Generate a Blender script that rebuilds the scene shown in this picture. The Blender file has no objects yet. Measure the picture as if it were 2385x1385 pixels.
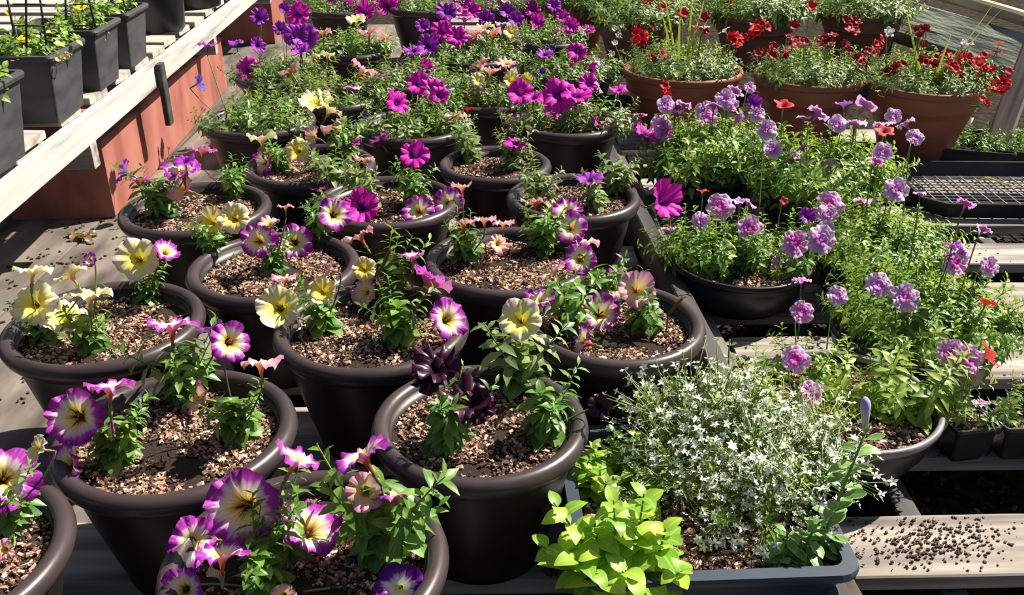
import bpy, math, random
from mathutils import Vector, Matrix, Quaternion, noise
random.seed(7)
R = random.Random(11)
sc = bpy.context.scene
COL = sc.collection
D2 = bpy.data

# ------------------------------------------------------------------ camera, sky, sun, exposure
F, CX, CY, YH = 2150.0, 1192.5, 692.5, -385.0
PITCH = math.atan((CY - YH) / F)
CAMH = 1.109
cam = D2.cameras.new('camera'); cam.sensor_width = 36.0; cam.sensor_fit = 'HORIZONTAL'
cam.lens = 36.0 * F / 2385.0; cam.clip_start = 0.02; cam.clip_end = 200
camo = D2.objects.new('camera', cam); COL.objects.link(camo)
camo.location = (0, 0, CAMH); camo.rotation_euler = (math.pi / 2 - PITCH, 0, 0)
sc.camera = camo
SUN_DIR = Vector((0.62, 0.36, 0.80)).normalized()
world = D2.worlds.new('sky'); sc.world = world; world.use_nodes = True
wn = world.node_tree; wn.nodes.clear()
wo = wn.nodes.new('ShaderNodeOutputWorld'); wb = wn.nodes.new('ShaderNodeBackground'); ws = wn.nodes.new('ShaderNodeTexSky')
ws.sky_type = 'NISHITA'; ws.sun_disc = False; ws.sun_elevation = math.asin(SUN_DIR.z)
ws.sun_rotation = math.atan2(SUN_DIR.x, SUN_DIR.y); ws.air_density = 1.0; ws.dust_density = 2.5; ws.altitude = 100
wn.links.new(ws.outputs[0], wb.inputs[0]); wn.links.new(wb.outputs[0], wo.inputs[0]); wb.inputs[1].default_value = 0.062
sun = D2.lights.new('sun', 'SUN'); sun.energy = 8.0; sun.angle = math.radians(0.6); sun.color = (1.0, 0.93, 0.82)
suno = D2.objects.new('sun', sun); COL.objects.link(suno); suno.location = (3, 2, 5)
suno.rotation_euler = SUN_DIR.to_track_quat('Z', 'Y').to_euler()
vs = sc.view_settings; vs.view_transform = 'Standard'; vs.look = 'None'; vs.gamma = 1; vs.exposure = 0.42; vs.use_curve_mapping = False

# ------------------------------------------------------------------ photo pixel -> world
SP, CP = math.sin(PITCH), math.cos(PITCH)
CAMP = Vector((0, 0, CAMH)); FW = Vector((0, CP, -SP)); UPV = Vector((0, SP, CP)); RT = Vector((1, 0, 0))
def ray(x, y): return FW + RT * ((x - CX) / F) - UPV * ((y - CY) / F)
def at(x, y, z):
    d = ray(x, y); return CAMP + d * ((z - CAMH) / d.z)
def aty(x, y, Y):
    d = ray(x, y); return CAMP + d * (Y / d.y)
def project(P):
    v = P - CAMP; Z = v.dot(FW); return CX + F * v.dot(RT) / Z, CY - F * v.dot(UPV) / Z, Z
def zdepth(P): return (P - CAMP).dot(FW)

# ------------------------------------------------------------------ materials
def N(nt, t, **kw):
    n = nt.nodes.new(t)
    for k, v in kw.items(): setattr(n, k, v)
    return n
def newmat(name):
    m = D2.materials.new(name); m.use_nodes = True; m.node_tree.nodes.clear()
    nt = m.node_tree; o = N(nt, 'ShaderNodeOutputMaterial'); p = N(nt, 'ShaderNodeBsdfPrincipled')
    nt.links.new(p.outputs[0], o.inputs[0]); return m, nt, p, o
def ramp(nt, stops, fac=None):
    r = N(nt, 'ShaderNodeValToRGB'); e = r.color_ramp.elements
    while len(e) < len(stops): e.new(0.5)
    for i, (p, c) in enumerate(stops): e[i].position = p; e[i].color = (*c, 1)
    if fac is not None: nt.links.new(fac, r.inputs[0])
    return r
def math_(nt, op, a, b=None, c=None):
    n = N(nt, 'ShaderNodeMath', operation=op)
    for i, v in enumerate((a, b, c)):
        if v is None: continue
        if isinstance(v, (int, float)): n.inputs[i].default_value = v
        else: nt.links.new(v, n.inputs[i])
    return n.outputs[0]
def mixc(nt, fac, a, b, blend='MIX'):
    n = N(nt, 'ShaderNodeMix', data_type='RGBA', blend_type=blend)
    for i, v in ((0, fac), (6, a), (7, b)):
        if isinstance(v, (int, float)): n.inputs[i].default_value = v
        elif isinstance(v, tuple): n.inputs[i].default_value = (*v, 1)
        else: nt.links.new(v, n.inputs[i])
    return n.outputs[2]
def noisy(name, stops, scale=(8, 8, 8), rough=0.6, bump=0.3, detail=6, bdist=0.004, spec=0.4, objrand=0.0):
    m, nt, p, o = newmat(name)
    tc = N(nt, 'ShaderNodeTexCoord'); mp = N(nt, 'ShaderNodeMapping'); mp.inputs['Scale'].default_value = scale
    nt.links.new(tc.outputs['Object'], mp.inputs[0])
    ns = N(nt, 'ShaderNodeTexNoise'); ns.inputs['Detail'].default_value = detail; ns.inputs['Scale'].default_value = 1
    oi = N(nt, 'ShaderNodeObjectInfo'); ad = N(nt, 'ShaderNodeVectorMath', operation='ADD')
    sc_ = N(nt, 'ShaderNodeVectorMath', operation='SCALE'); sc_.inputs['Scale'].default_value = 37
    cb = N(nt, 'ShaderNodeCombineXYZ')
    for i in range(3): nt.links.new(oi.outputs['Random'], cb.inputs[i])
    nt.links.new(cb.outputs[0], sc_.inputs[0]); nt.links.new(mp.outputs[0], ad.inputs[0]); nt.links.new(sc_.outputs[0], ad.inputs[1])
    nt.links.new(ad.outputs[0], ns.inputs['Vector'])
    r = ramp(nt, stops, ns.outputs[0]); col = r.outputs[0]
    if objrand:
        v = math_(nt, 'MULTIPLY_ADD', oi.outputs['Random'], objrand * 2, 1 - objrand)
        hv = N(nt, 'ShaderNodeHueSaturation'); nt.links.new(v, hv.inputs['Value']); nt.links.new(col, hv.inputs['Color']); col = hv.outputs[0]
    nt.links.new(col, p.inputs['Base Color']); p.inputs['Roughness'].default_value = rough
    p.inputs['Specular IOR Level'].default_value = spec
    if bump:
        b = N(nt, 'ShaderNodeBump'); b.inputs['Strength'].default_value = bump; b.inputs['Distance'].default_value = bdist
        nt.links.new(ns.outputs[0], b.inputs['Height']); nt.links.new(b.outputs[0], p.inputs['Normal'])
    return m
def islandmat(name, stops, rough=0.8):
    m, nt, p, o = newmat(name); g = N(nt, 'ShaderNodeNewGeometry')
    r = ramp(nt, stops, g.outputs['Random Per Island']); nt.links.new(r.outputs[0], p.inputs['Base Color'])
    p.inputs['Roughness'].default_value = rough; p.inputs['Specular IOR Level'].default_value = 0.3
    return m
def leafmat(name, c1, c2, c3, transl=0.35, edge=None, rough=0.42):
    m, nt, p, o = newmat(name); g = N(nt, 'ShaderNodeNewGeometry'); oi = N(nt, 'ShaderNodeObjectInfo')
    s = math_(nt, 'FRACT', math_(nt, 'ADD', g.outputs['Random Per Island'], oi.outputs['Random']))
    r = ramp(nt, [(0, c1), (0.5, c2), (1, c3)], s); col = r.outputs[0]
    uv = N(nt, 'ShaderNodeUVMap'); sx = N(nt, 'ShaderNodeSeparateXYZ'); nt.links.new(uv.outputs[0], sx.inputs[0])
    mid = math_(nt, 'ABSOLUTE', math_(nt, 'SUBTRACT', sx.outputs[0], 0.5))
    rib = math_(nt, 'LESS_THAN', mid, 0.045)
    col = mixc(nt, math_(nt, 'MULTIPLY', rib, 0.35), col, tuple(min(1, x * 1.6 + .03) for x in c3))
    if edge: col = mixc(nt, math_(nt, 'GREATER_THAN', mid, 0.40), col, edge)
    nt.links.new(col, p.inputs['Base Color']); p.inputs['Roughness'].default_value = rough
    p.inputs['Specular IOR Level'].default_value = 0.45
    t = N(nt, 'ShaderNodeBsdfTranslucent'); tcol = mixc(nt, 0.5, col, (0.45, 0.62, 0.05), 'MIX'); nt.links.new(tcol, t.inputs[0])
    mx = N(nt, 'ShaderNodeMixShader'); mx.inputs[0].default_value = transl
    nt.links.new(p.outputs[0], mx.inputs[1]); nt.links.new(t.outputs[0], mx.inputs[2]); nt.links.new(mx.outputs[0], o.inputs[0])
    return m
def flowermat(name, stops, tube_out, vein=None, veinamt=0.35, transl=0.3, edge_noise=0.10, outer=None, rough=0.55):
    """radial colours of a corolla: object space, radius 1 at the lip, mouth towards +Z; the outside of the funnel has its own tint"""
    m, nt, p, o = newmat(name)
    tc = N(nt, 'ShaderNodeTexCoord'); sx = N(nt, 'ShaderNodeSeparateXYZ'); nt.links.new(tc.outputs['Object'], sx.inputs[0])
    r2 = math_(nt, 'SQRT', math_(nt, 'ADD', math_(nt, 'MULTIPLY', sx.outputs[0], sx.outputs[0]), math_(nt, 'MULTIPLY', sx.outputs[1], sx.outputs[1])))
    ang = math_(nt, 'ARCTAN2', sx.outputs[1], sx.outputs[0]); oi = N(nt, 'ShaderNodeObjectInfo')
    cb = N(nt, 'ShaderNodeCombineXYZ'); nt.links.new(math_(nt, 'MULTIPLY', math_(nt, 'SINE', ang), 5.0), cb.inputs[0])
    nt.links.new(math_(nt, 'MULTIPLY', math_(nt, 'COSINE', ang), 5.0), cb.inputs[1])
    nt.links.new(math_(nt, 'MULTIPLY_ADD', oi.outputs['Random'], 30.0, math_(nt, 'MULTIPLY', r2, 0.8)), cb.inputs[2])
    ns = N(nt, 'ShaderNodeTexNoise'); ns.inputs['Scale'].default_value = 1.0; ns.inputs['Detail'].default_value = 3
    nt.links.new(cb.outputs[0], ns.inputs['Vector'])
    lobe = math_(nt, 'MULTIPLY', math_(nt, 'COSINE', math_(nt, 'MULTIPLY', ang, 5.0)), 0.05)
    rr = math_(nt, 'ADD', math_(nt, 'MULTIPLY_ADD', math_(nt, 'SUBTRACT', ns.outputs[0], 0.5), edge_noise * 4, r2), math_(nt, 'MULTIPLY', oi.outputs['Random'], 0.08))
    rr = math_(nt, 'SUBTRACT', rr, lobe)
    col = ramp(nt, stops, rr).outputs[0]
    if vein:
        vv = math_(nt, 'POWER', math_(nt, 'ABSOLUTE', math_(nt, 'COSINE', math_(nt, 'MULTIPLY', ang, 10.0))), 14.0)
        col = mixc(nt, math_(nt, 'MULTIPLY', vv, veinamt), col, vein)
    g = N(nt, 'ShaderNodeNewGeometry')
    tz = N(nt, 'ShaderNodeMapRange'); nt.links.new(r2, tz.inputs[0]); tz.inputs[1].default_value = 0.2; tz.inputs[2].default_value = 0.75
    oc = mixc(nt, tz.outputs[0], tube_out, col if outer is None else outer)
    col = mixc(nt, g.outputs['Backfacing'], col, oc)
    nt.links.new(col, p.inputs['Base Color']); p.inputs['Roughness'].default_value = rough; p.inputs['Specular IOR Level'].default_value = 0.25
    t = N(nt, 'ShaderNodeBsdfTranslucent'); nt.links.new(col, t.inputs[0])
    mx = N(nt, 'ShaderNodeMixShader'); mx.inputs[0].default_value = transl
    nt.links.new(p.outputs[0], mx.inputs[1]); nt.links.new(t.outputs[0], mx.inputs[2]); nt.links.new(mx.outputs[0], o.inputs[0])
    return m

M = {}
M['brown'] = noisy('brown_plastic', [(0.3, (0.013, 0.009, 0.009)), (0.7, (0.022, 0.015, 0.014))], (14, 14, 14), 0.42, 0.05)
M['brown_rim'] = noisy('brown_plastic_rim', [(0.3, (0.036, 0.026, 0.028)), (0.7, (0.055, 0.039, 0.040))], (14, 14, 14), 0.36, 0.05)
M['black'] = noisy('black_plastic', [(0.3, (0.008, 0.010, 0.013)), (0.7, (0.018, 0.021, 0.026))], (14, 14, 14), 0.38, 0.05)
M['navy'] = noisy('blue_black_plastic', [(0.3, (0.022, 0.032, 0.052)), (0.7, (0.036, 0.050, 0.075))], (14, 14, 14), 0.45, 0.05)
M['dusty'] = noisy('dusty_black_plastic', [(0.3, (0.038, 0.040, 0.045)), (0.7, (0.075, 0.075, 0.08))], (9, 9, 30), 0.5, 0.05)
M['terra'] = noisy('terracotta_plastic', [(0.3, (0.20, 0.065, 0.036)), (0.7, (0.27, 0.095, 0.055))], (6, 6, 6), 0.5, 0.08)
M['terra_old'] = noisy('faded_terracotta', [(0.3, (0.17, 0.085, 0.065)), (0.7, (0.23, 0.12, 0.10))], (6, 6, 6), 0.6, 0.08)
M['soil'] = noisy('potting_soil', [(0.3, (0.010, 0.006, 0.004)), (0.5, (0.035, 0.020, 0.013)), (0.75, (0.09, 0.055, 0.035))], (90, 90, 90), 0.95, 1.0, 8, 0.006)
M['bark'] = islandmat('bark_chips', [(0.0, (0.02, 0.012, 0.008)), (0.3, (0.075, 0.038, 0.024)), (0.52, (0.22, 0.12, 0.078)), (0.8, (0.42, 0.26, 0.17)), (0.96, (0.60, 0.43, 0.30)), (1.0, (0.75, 0.65, 0.55))])
M['crumb'] = islandmat('soil_crumbs', [(0.0, (0.012, 0.007, 0.005)), (0.6, (0.06, 0.03, 0.018)), (1.0, (0.17, 0.09, 0.05))])
M['mulch'] = islandmat('ground_mulch', [(0.0, (0.008, 0.007, 0.005)), (0.6, (0.04, 0.032, 0.022)), (1.0, (0.14, 0.11, 0.075))])
M['ground'] = noisy('dark_earth', [(0.35, (0.012, 0.009, 0.006)), (0.65, (0.045, 0.035, 0.025))], (30, 30, 30), 1.0, 1.0, 8, 0.01, 0.05)
M['wood'] = noisy('weathered_grey_wood', [(0.3, (0.12, 0.105, 0.095)), (0.48, (0.27, 0.235, 0.205)), (0.62, (0.40, 0.35, 0.305)), (0.8, (0.52, 0.46, 0.40))], (2.2, 34, 34), 0.8, 0.5, 8, 0.002, 0.2, 0.12)
M['wood_y'] = noisy('weathered_grey_board', [(0.3, (0.045, 0.038, 0.033)), (0.45, (0.12, 0.10, 0.085)), (0.6, (0.19, 0.165, 0.14)), (0.78, (0.28, 0.25, 0.215))], (11, 3.5, 16), 0.9, 0.6, 8, 0.002, 0.2, 0.1)
M['darkwood'] = noisy('dark_wet_wood', [(0.3, (0.03, 0.029, 0.028)), (0.7, (0.075, 0.072, 0.07))], (30, 2.0, 30), 0.7, 0.4, 6, 0.002, 0.3)
M['palewood'] = noisy('bleached_board', [(0.3, (0.17, 0.16, 0.15)), (0.45, (0.42, 0.41, 0.385)), (0.7, (0.54, 0.53, 0.50))], (26, 1.6, 26), 0.8, 0.4, 7, 0.002, 0.2, 0.05)
M['slatwood'] = noisy('pale_slat_wood', [(0.3, (0.24, 0.22, 0.19)), (0.5, (0.40, 0.37, 0.32)), (0.75, (0.55, 0.51, 0.44))], (2.5, 30, 30), 0.8, 0.4, 7, 0.002, 0.2, 0.10)
M['mosswood'] = noisy('mossy_old_timber', [(0.3, (0.06, 0.065, 0.05)), (0.5, (0.20, 0.22, 0.17)), (0.62, (0.28, 0.30, 0.24)), (0.8, (0.38, 0.38, 0.33))], (3, 22, 22), 0.9, 1.0, 8, 0.02, 0.2)
M['tanwood'] = noisy('tan_timber', [(0.3, (0.25, 0.17, 0.10)), (0.5, (0.50, 0.38, 0.25)), (0.75, (0.70, 0.58, 0.43))], (2, 30, 30), 0.8, 0.5, 8, 0.003, 0.2)
M['redwood'] = noisy('red_painted_block', [(0.3, (0.20, 0.065, 0.05)), (0.5, (0.33, 0.115, 0.085)), (0.75, (0.41, 0.18, 0.14))], (7, 7, 3), 0.75, 0.25, 6, 0.002, 0.3)
M['wire'] = noisy('black_wire', [(0.3, (0.008, 0.008, 0.01)), (0.7, (0.02, 0.02, 0.02))], (9, 9, 9), 0.4, 0)
M['worn'] = noisy('worn_pale_rim', [(0.3, (0.10, 0.10, 0.11)), (0.7, (0.26, 0.25, 0.26))], (14, 14, 14), 0.45, 0.05)
M['tag'] = noisy('white_plastic_tag', [(0.3, (0.72, 0.70, 0.72)), (0.7, (0.85, 0.83, 0.84))], (9, 9, 9), 0.5, 0)
M['stem'] = leafmat('green_stem', (0.10, 0.16, 0.03), (0.16, 0.24, 0.05), (0.22, 0.30, 0.08), 0.15)
M['purplestem'] = leafmat('dusky_stem', (0.12, 0.05, 0.06), (0.15, 0.09, 0.07), (0.13, 0.14, 0.06), 0.1)
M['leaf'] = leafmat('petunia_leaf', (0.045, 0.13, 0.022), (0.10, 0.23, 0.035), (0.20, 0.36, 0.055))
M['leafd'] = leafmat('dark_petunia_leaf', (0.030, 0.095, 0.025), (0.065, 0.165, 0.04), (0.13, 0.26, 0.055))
M['leafg'] = leafmat('grey_green_leaf', (0.10, 0.165, 0.06), (0.185, 0.27, 0.09), (0.30, 0.38, 0.14))
M['leafy'] = leafmat('bright_green_leaf', (0.11, 0.20, 0.03), (0.22, 0.36, 0.06), (0.42, 0.52, 0.11))
M['lime'] = leafmat('lime_leaf', (0.20, 0.42, 0.04), (0.33, 0.56, 0.06), (0.52, 0.70, 0.10), 0.45)
M['yellowleaf'] = leafmat('yellow_leaf', (0.42, 0.47, 0.03), (0.58, 0.60, 0.05), (0.70, 0.66, 0.07), 0.4)
M['varieg'] = leafmat('pale_edged_leaf', (0.09, 0.22, 0.06), (0.14, 0.30, 0.08), (0.20, 0.38, 0.10), 0.3, (0.42, 0.58, 0.26))
M['blade'] = leafmat('grass_blade', (0.38, 0.46, 0.05), (0.52, 0.56, 0.06), (0.66, 0.60, 0.10), 0.4)
M['strawblade'] = leafmat('straw_blade', (0.50, 0.45, 0.20), (0.60, 0.54, 0.26), (0.66, 0.58, 0.30), 0.3)
M['whitepetal'] = leafmat('white_petal', (0.84, 0.87, 0.80), (0.88, 0.90, 0.86), (0.92, 0.92, 0.90), 0.35)
M['deadleaf'] = leafmat('dead_leaf', (0.10, 0.05, 0.02), (0.18, 0.09, 0.04), (0.26, 0.15, 0.07), 0.2)
FM = {}
FM['P'] = flowermat('picotee_petal', [(0.0, (0.02, 0.008, 0.0)), (0.14, (0.07, 0.025, 0.0)), (0.22, (0.62, 0.36, 0.03)), (0.34, (0.83, 0.73, 0.22)), (0.5, (0.84, 0.74, 0.56)), (0.66, (0.74, 0.46, 0.64)), (0.76, (0.48, 0.06, 0.46)), (1.0, (0.24, 0.01, 0.27))], (0.45, 0.10, 0.08), (0.45, 0.10, 0.38), 0.22, 0.3, 0.14, (0.66, 0.22, 0.50))
FM['C'] = flowermat('faded_pink_petal', [(0.0, (0.05, 0.015, 0.0)), (0.13, (0.25, 0.07, 0.01)), (0.21, (0.78, 0.45, 0.06)), (0.40, (0.82, 0.62, 0.25)), (0.62, (0.80, 0.55, 0.42)), (0.85, (0.72, 0.34, 0.46)), (1.0, (0.60, 0.22, 0.42))], (0.60, 0.20, 0.09), (0.62, 0.18, 0.22), 0.22, 0.3, 0.12, (0.76, 0.42, 0.42))
FM['Y'] = flowermat('pale_yellow_petal', [(0.0, (0.06, 0.03, 0.0)), (0.13, (0.22, 0.11, 0.0)), (0.21, (0.80, 0.60, 0.02)), (0.45, (0.84, 0.76, 0.17)), (0.75, (0.85, 0.79, 0.38)), (0.97, (0.82, 0.70, 0.58)), (1.0, (0.74, 0.56, 0.60))], (0.50, 0.32, 0.16), (0.55, 0.48, 0.10), 0.25, 0.3, 0.08, (0.82, 0.76, 0.42))
FM['G'] = flowermat('golden_petal', [(0.0, (0.10, 0.05, 0.0)), (0.14, (0.40, 0.22, 0.0)), (0.22, (0.82, 0.58, 0.01)), (0.55, (0.86, 0.72, 0.10)), (0.9, (0.84, 0.70, 0.38)), (1.0, (0.80, 0.58, 0.48))], (0.5, 0.25, 0.1), (0.6, 0.45, 0.06), 0.2, 0.3, 0.08)
FM['M'] = flowermat('magenta_petal', [(0.0, (0.03, 0.0, 0.05)), (0.12, (0.08, 0.005, 0.15)), (0.28, (0.26, 0.01, 0.28)), (0.5, (0.62, 0.012, 0.42)), (1.0, (0.76, 0.03, 0.50))], (0.28, 0.05, 0.26), (0.18, 0.01, 0.22), 0.3, 0.35, 0.12, (0.58, 0.14, 0.52))
FM['V'] = flowermat('violet_petal', [(0.0, (0.02, 0.0, 0.05)), (0.14, (0.05, 0.005, 0.14)), (0.4, (0.20, 0.015, 0.33)), (0.7, (0.36, 0.03, 0.46)), (1.0, (0.42, 0.05, 0.50))], (0.16, 0.05, 0.24), (0.12, 0.01, 0.22), 0.35, 0.3, 0.12, (0.38, 0.15, 0.52))
FM['U'] = flowermat('blue_violet_petal', [(0.0, (0.02, 0.01, 0.05)), (0.4, (0.06, 0.03, 0.25)), (1.0, (0.12, 0.07, 0.42))], (0.12, 0.10, 0.30), None, 0.3, 0.2, 0.1)
FM['D'] = flowermat('white_centred_violet_petal', [(0.0, (0.3, 0.3, 0.05)), (0.2, (0.72, 0.74, 0.40)), (0.45, (0.80, 0.78, 0.70)), (0.60, (0.55, 0.30, 0.62)), (0.70, (0.14, 0.01, 0.24)), (1.0, (0.10, 0.0, 0.20))], (0.3, 0.1, 0.3), None, 0.3, 0.2, 0.16)
FM['B'] = flowermat('black_petal', [(0.0, (0.006, 0.002, 0.005)), (0.5, (0.022, 0.003, 0.012)), (1.0, (0.045, 0.006, 0.025))], (0.03, 0.01, 0.02), None, 0.2, 0.08, 0.1, None, 0.35)
FM['L'] = flowermat('lavender_petal', [(0.0, (0.30, 0.0, 0.25)), (0.16, (0.55, 0.08, 0.50)), (0.32, (0.72, 0.32, 0.70)), (0.6, (0.80, 0.50, 0.80)), (1.0, (0.85, 0.64, 0.88))], (0.36, 0.12, 0.34), (0.36, 0.02, 0.42), 0.45, 0.35, 0.22, (0.66, 0.34, 0.66))
FM['K'] = flowermat('orchid_petal', [(0.0, (0.35, 0.0, 0.22)), (0.22, (0.68, 0.05, 0.50)), (0.5, (0.80, 0.32, 0.70)), (1.0, (0.84, 0.56, 0.84))], (0.4, 0.1, 0.35), (0.5, 0.03, 0.42), 0.4, 0.35, 0.2, (0.68, 0.22, 0.58))
FM['R'] = flowermat('scarlet_petal', [(0.0, (0.12, 0.0, 0.0)), (0.25, (0.42, 0.005, 0.01)), (1.0, (0.66, 0.015, 0.02))], (0.4, 0.02, 0.02), (0.3, 0.0, 0.0), 0.3, 0.3, 0.1)
FM['T'] = flowermat('deep_red_petal', [(0.0, (0.06, 0.0, 0.0)), (0.3, (0.22, 0.004, 0.01)), (1.0, (0.40, 0.01, 0.025))], (0.3, 0.02, 0.02), None, 0.3, 0.25, 0.1)
FM['E'] = flowermat('coral_red_petal', [(0.0, (0.4, 0.02, 0.02)), (1.0, (0.72, 0.10, 0.10))], (0.5, 0.06, 0.05), None, 0.3, 0.4, 0.1)
FM['W'] = flowermat('small_white_petal', [(0.0, (0.5, 0.5, 0.2)), (0.3, (0.78, 0.78, 0.72)), (1.0, (0.84, 0.82, 0.86))], (0.6, 0.6, 0.5), None, 0.3, 0.3, 0.1)
FM['X'] = flowermat('small_yellow_petal', [(0.0, (0.3, 0.12, 0.0)), (0.25, (0.8, 0.5, 0.0)), (1.0, (0.85, 0.66, 0.03))], (0.6, 0.4, 0.1), None, 0.3, 0.3, 0.1)

# ------------------------------------------------------------------ mesh helpers
class MB:
    def __init__(s): s.v = []; s.f = []; s.uv = []; s.mi = []
    def add(s, vs, fs, uvs=None, mi=0):
        b = len(s.v); s.v += [tuple(x) for x in vs]
        for f in fs:
            s.f.append([b + i for i in f]); s.mi.append(mi)
            s.uv.append([uvs[i] for i in f] if uvs else [(0, 0)] * len(f))
    def mesh(s, name, mats, smooth=True):
        me = D2.meshes.new(name); me.from_pydata(s.v, [], s.f)
        l = me.uv_layers.new(name='UVMap'); flat = []
        for f in s.uv:
            for q in f: flat += [q[0], q[1]]
        l.data.foreach_set('uv', flat)
        for m in (mats if isinstance(mats, (list, tuple)) else [mats]): me.materials.append(m)
        me.polygons.foreach_set('material_index', s.mi)
        me.polygons.foreach_set('use_smooth', [smooth] * len(s.f)); me.update(); return me
def obj(name, data, parent=None, loc=(0, 0, 0), rot=None, scale=None):
    o = D2.objects.new(name, data); COL.objects.link(o)
    if parent: o.parent = parent
    o.location = loc
    if rot is not None:
        if isinstance(rot, Quaternion): o.rotation_mode = 'QUATERNION'; o.rotation_quaternion = rot
        else: o.rotation_euler = rot
    if scale is not None: o.scale = scale if isinstance(scale, (tuple, list, Vector)) else (scale,) * 3
    return o
def thing(name, label, cat, loc=(0, 0, 0), rot=None, group=None, data=None):
    o = obj(name, data, None, loc, rot); o['label'] = label; o['category'] = cat
    if group: o['group'] = group
    return o
def stuff(o): o['kind'] = 'stuff'; return o
def aim(d, roll=0.0, ref=Vector((0, 0, 1))):
    """rotation taking +Z to d"""
    d = d.normalized(); q = d.to_track_quat('Z', 'Y')
    return q @ Quaternion((0, 0, 1), roll)
def add_box(mb, c, s, rz=0.0, jit=0.0, mi=0, rx=0.0, ry=0.0):
    m = Matrix.Rotation(rz, 3, 'Z') @ Matrix.Rotation(ry, 3, 'Y') @ Matrix.Rotation(rx, 3, 'X'); vs = []
    for x in (-1, 1):
        for y in (-1, 1):
            for z in (-1, 1):
                p = Vector((x * s[0] / 2, y * s[1] / 2, z * s[2] / 2))
                if jit: p = Vector((p.x * R.uniform(1 - jit, 1 + jit), p.y * R.uniform(1 - jit, 1 + jit), p.z * R.uniform(1 - jit, 1 + jit)))
                vs.append(Vector(c) + m @ p)
    mb.add(vs, [(0, 1, 3, 2), (4, 6, 7, 5), (0, 4, 5, 1), (2, 3, 7, 6), (0, 2, 6, 4), (1, 5, 7, 3)], None, mi)
def bbox_mesh(name, s, mat, bev=0.003, seg=2, wob=0.0):
    """bevelled board with slight unevenness, centred, long side subdivided"""
    mb = MB(); L = max(s); ax = list(s).index(L); n = 12 if L > .5 else 3
    o1, o2 = [i for i in range(3) if i != ax]
    a, b = s[o1] / 2, s[o2] / 2; ring = []
    for (sa, sb) in ((1, 1), (-1, 1), (-1, -1), (1, -1)):
        pts = [(sa * a, sb * (b - bev)), (sa * (a - bev), sb * b)]
        if sa * sb < 0: pts.reverse()
        ring += pts
    # orientation of ring: (1,1),( -1,1),(-1,-1),(1,-1) counter-clockwise
    k = len(ring); rings = []
    for i in range(n + 1):
        t = -L / 2 + L * i / n; rr = []
        ea = 0.985 if i in (0, n) else 1
        wa = wob * noise.noise(Vector((t * 3, s[0] * 7, 1.3))); wb = wob * noise.noise(Vector((t * 3, s[1] * 9, 5.1))) * .5
        for (u, v) in ring:
            p = [0, 0, 0]; p[ax] = t; p[o1] = u * ea + wa; p[o2] = v * ea + wb; rr.append(p)
        rings.append(rr)
    vs = [p for r_ in rings for p in r_]; fs = []
    for i in range(n):
        for j in range(k):
            j2 = (j + 1) % k; f = (i * k + j, i * k + j2, (i + 1) * k + j2, (i + 1) * k + j)
            fs.append(f if ax != 1 else f[::-1])
    e0 = tuple(range(k)); e1 = tuple(n * k + j for j in range(k))
    fs += [e0[::-1] if ax != 1 else e0, e1 if ax != 1 else e1[::-1]]
    mb.add(vs, fs); me = mb.mesh(name, mat, False); return me
def add_tube(mb, pts, radii, n=5, mi=0):
    vs = []; fs = []; k = len(pts)
    for i, p in enumerate(pts):
        d = (pts[min(i + 1, k - 1)] - pts[max(i - 1, 0)]).normalized()
        q = d.to_track_quat('Z', 'Y')
        for j in range(n):
            a = 2 * math.pi * j / n; vs.append(p + q @ Vector((math.cos(a), math.sin(a), 0)) * radii[i])
    for i in range(k - 1):
        for j in range(n):
            j2 = (j + 1) % n; fs.append((i * n + j, i * n + j2, (i + 1) * n + j2, (i + 1) * n + j))
    fs.append(tuple(range(n))[::-1]); fs.append(tuple((k - 1) * n + j for j in range(n)))
    mb.add(vs, fs, None, mi)
def bez(a, b, c, n=7): return [a * (1 - t) ** 2 + b * 2 * t * (1 - t) + c * t * t for t in [i / (n - 1) for i in range(n)]]
def lathe(name, prof, mat, n=56, smooth=True, closed=False):
    mb = MB(); vs = []; fs = []; k = len(prof)
    for (r, z) in prof:
        for j in range(n):
            a = 2 * math.pi * j / n; vs.append((r * math.cos(a), r * math.sin(a), z))
    for i in range(k - 1 + (1 if closed else 0)):
        for j in range(n):
            j2 = (j + 1) % n; i2 = (i + 1) % k; fs.append((i * n + j, i * n + j2, i2 * n + j2, i2 * n + j))
    if not closed: fs.append(tuple(range(n))[::-1])
    mb.add(vs, fs); return mb.mesh(name, mat, smooth)
def leaf_pts(L, W, droop=0.3, cup=0.25, shape='ovate', n=5, twist=0.0):
    """leaf from origin along +Y, upper face +Z"""
    vs = []; uv = []
    for i in range(n + 1):
        t = i / n
        if shape == 'ovate': w = math.sin(math.pi * min(1, t ** 0.8 * 1.0)) ** 0.75 if 0 < t < 1 else 0.06
        elif shape == 'spoon': w = math.sin(math.pi * t ** 1.6) ** 0.7 if 0 < t < 1 else 0.08
        else: w = math.sin(math.pi * t ** 0.9) ** 1.0 if 0 < t < 1 else 0.05
        w = max(w, 0.06) * W / 2; a = droop * t * 1.5
        y = L * (math.sin(a) / (droop * 1.5) if abs(droop) > 1e-3 else t); z = -L * ((1 - math.cos(a)) / (droop * 1.5) if abs(droop) > 1e-3 else 0)
        tw = twist * t
        for j, s in enumerate((-1, 0, 1)):
            zz = abs(s) * cup * w
            vs.append(Vector((s * w * math.cos(tw), y, z + zz + s * w * math.sin(tw)))); uv.append((j / 2, t))
    fs = []
    for i in range(n):
        for j in range(2):
            a = i * 3 + j; fs.append((a, a + 1, a + 4, a + 3))
    return vs, fs, uv
LEAF = {}
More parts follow.
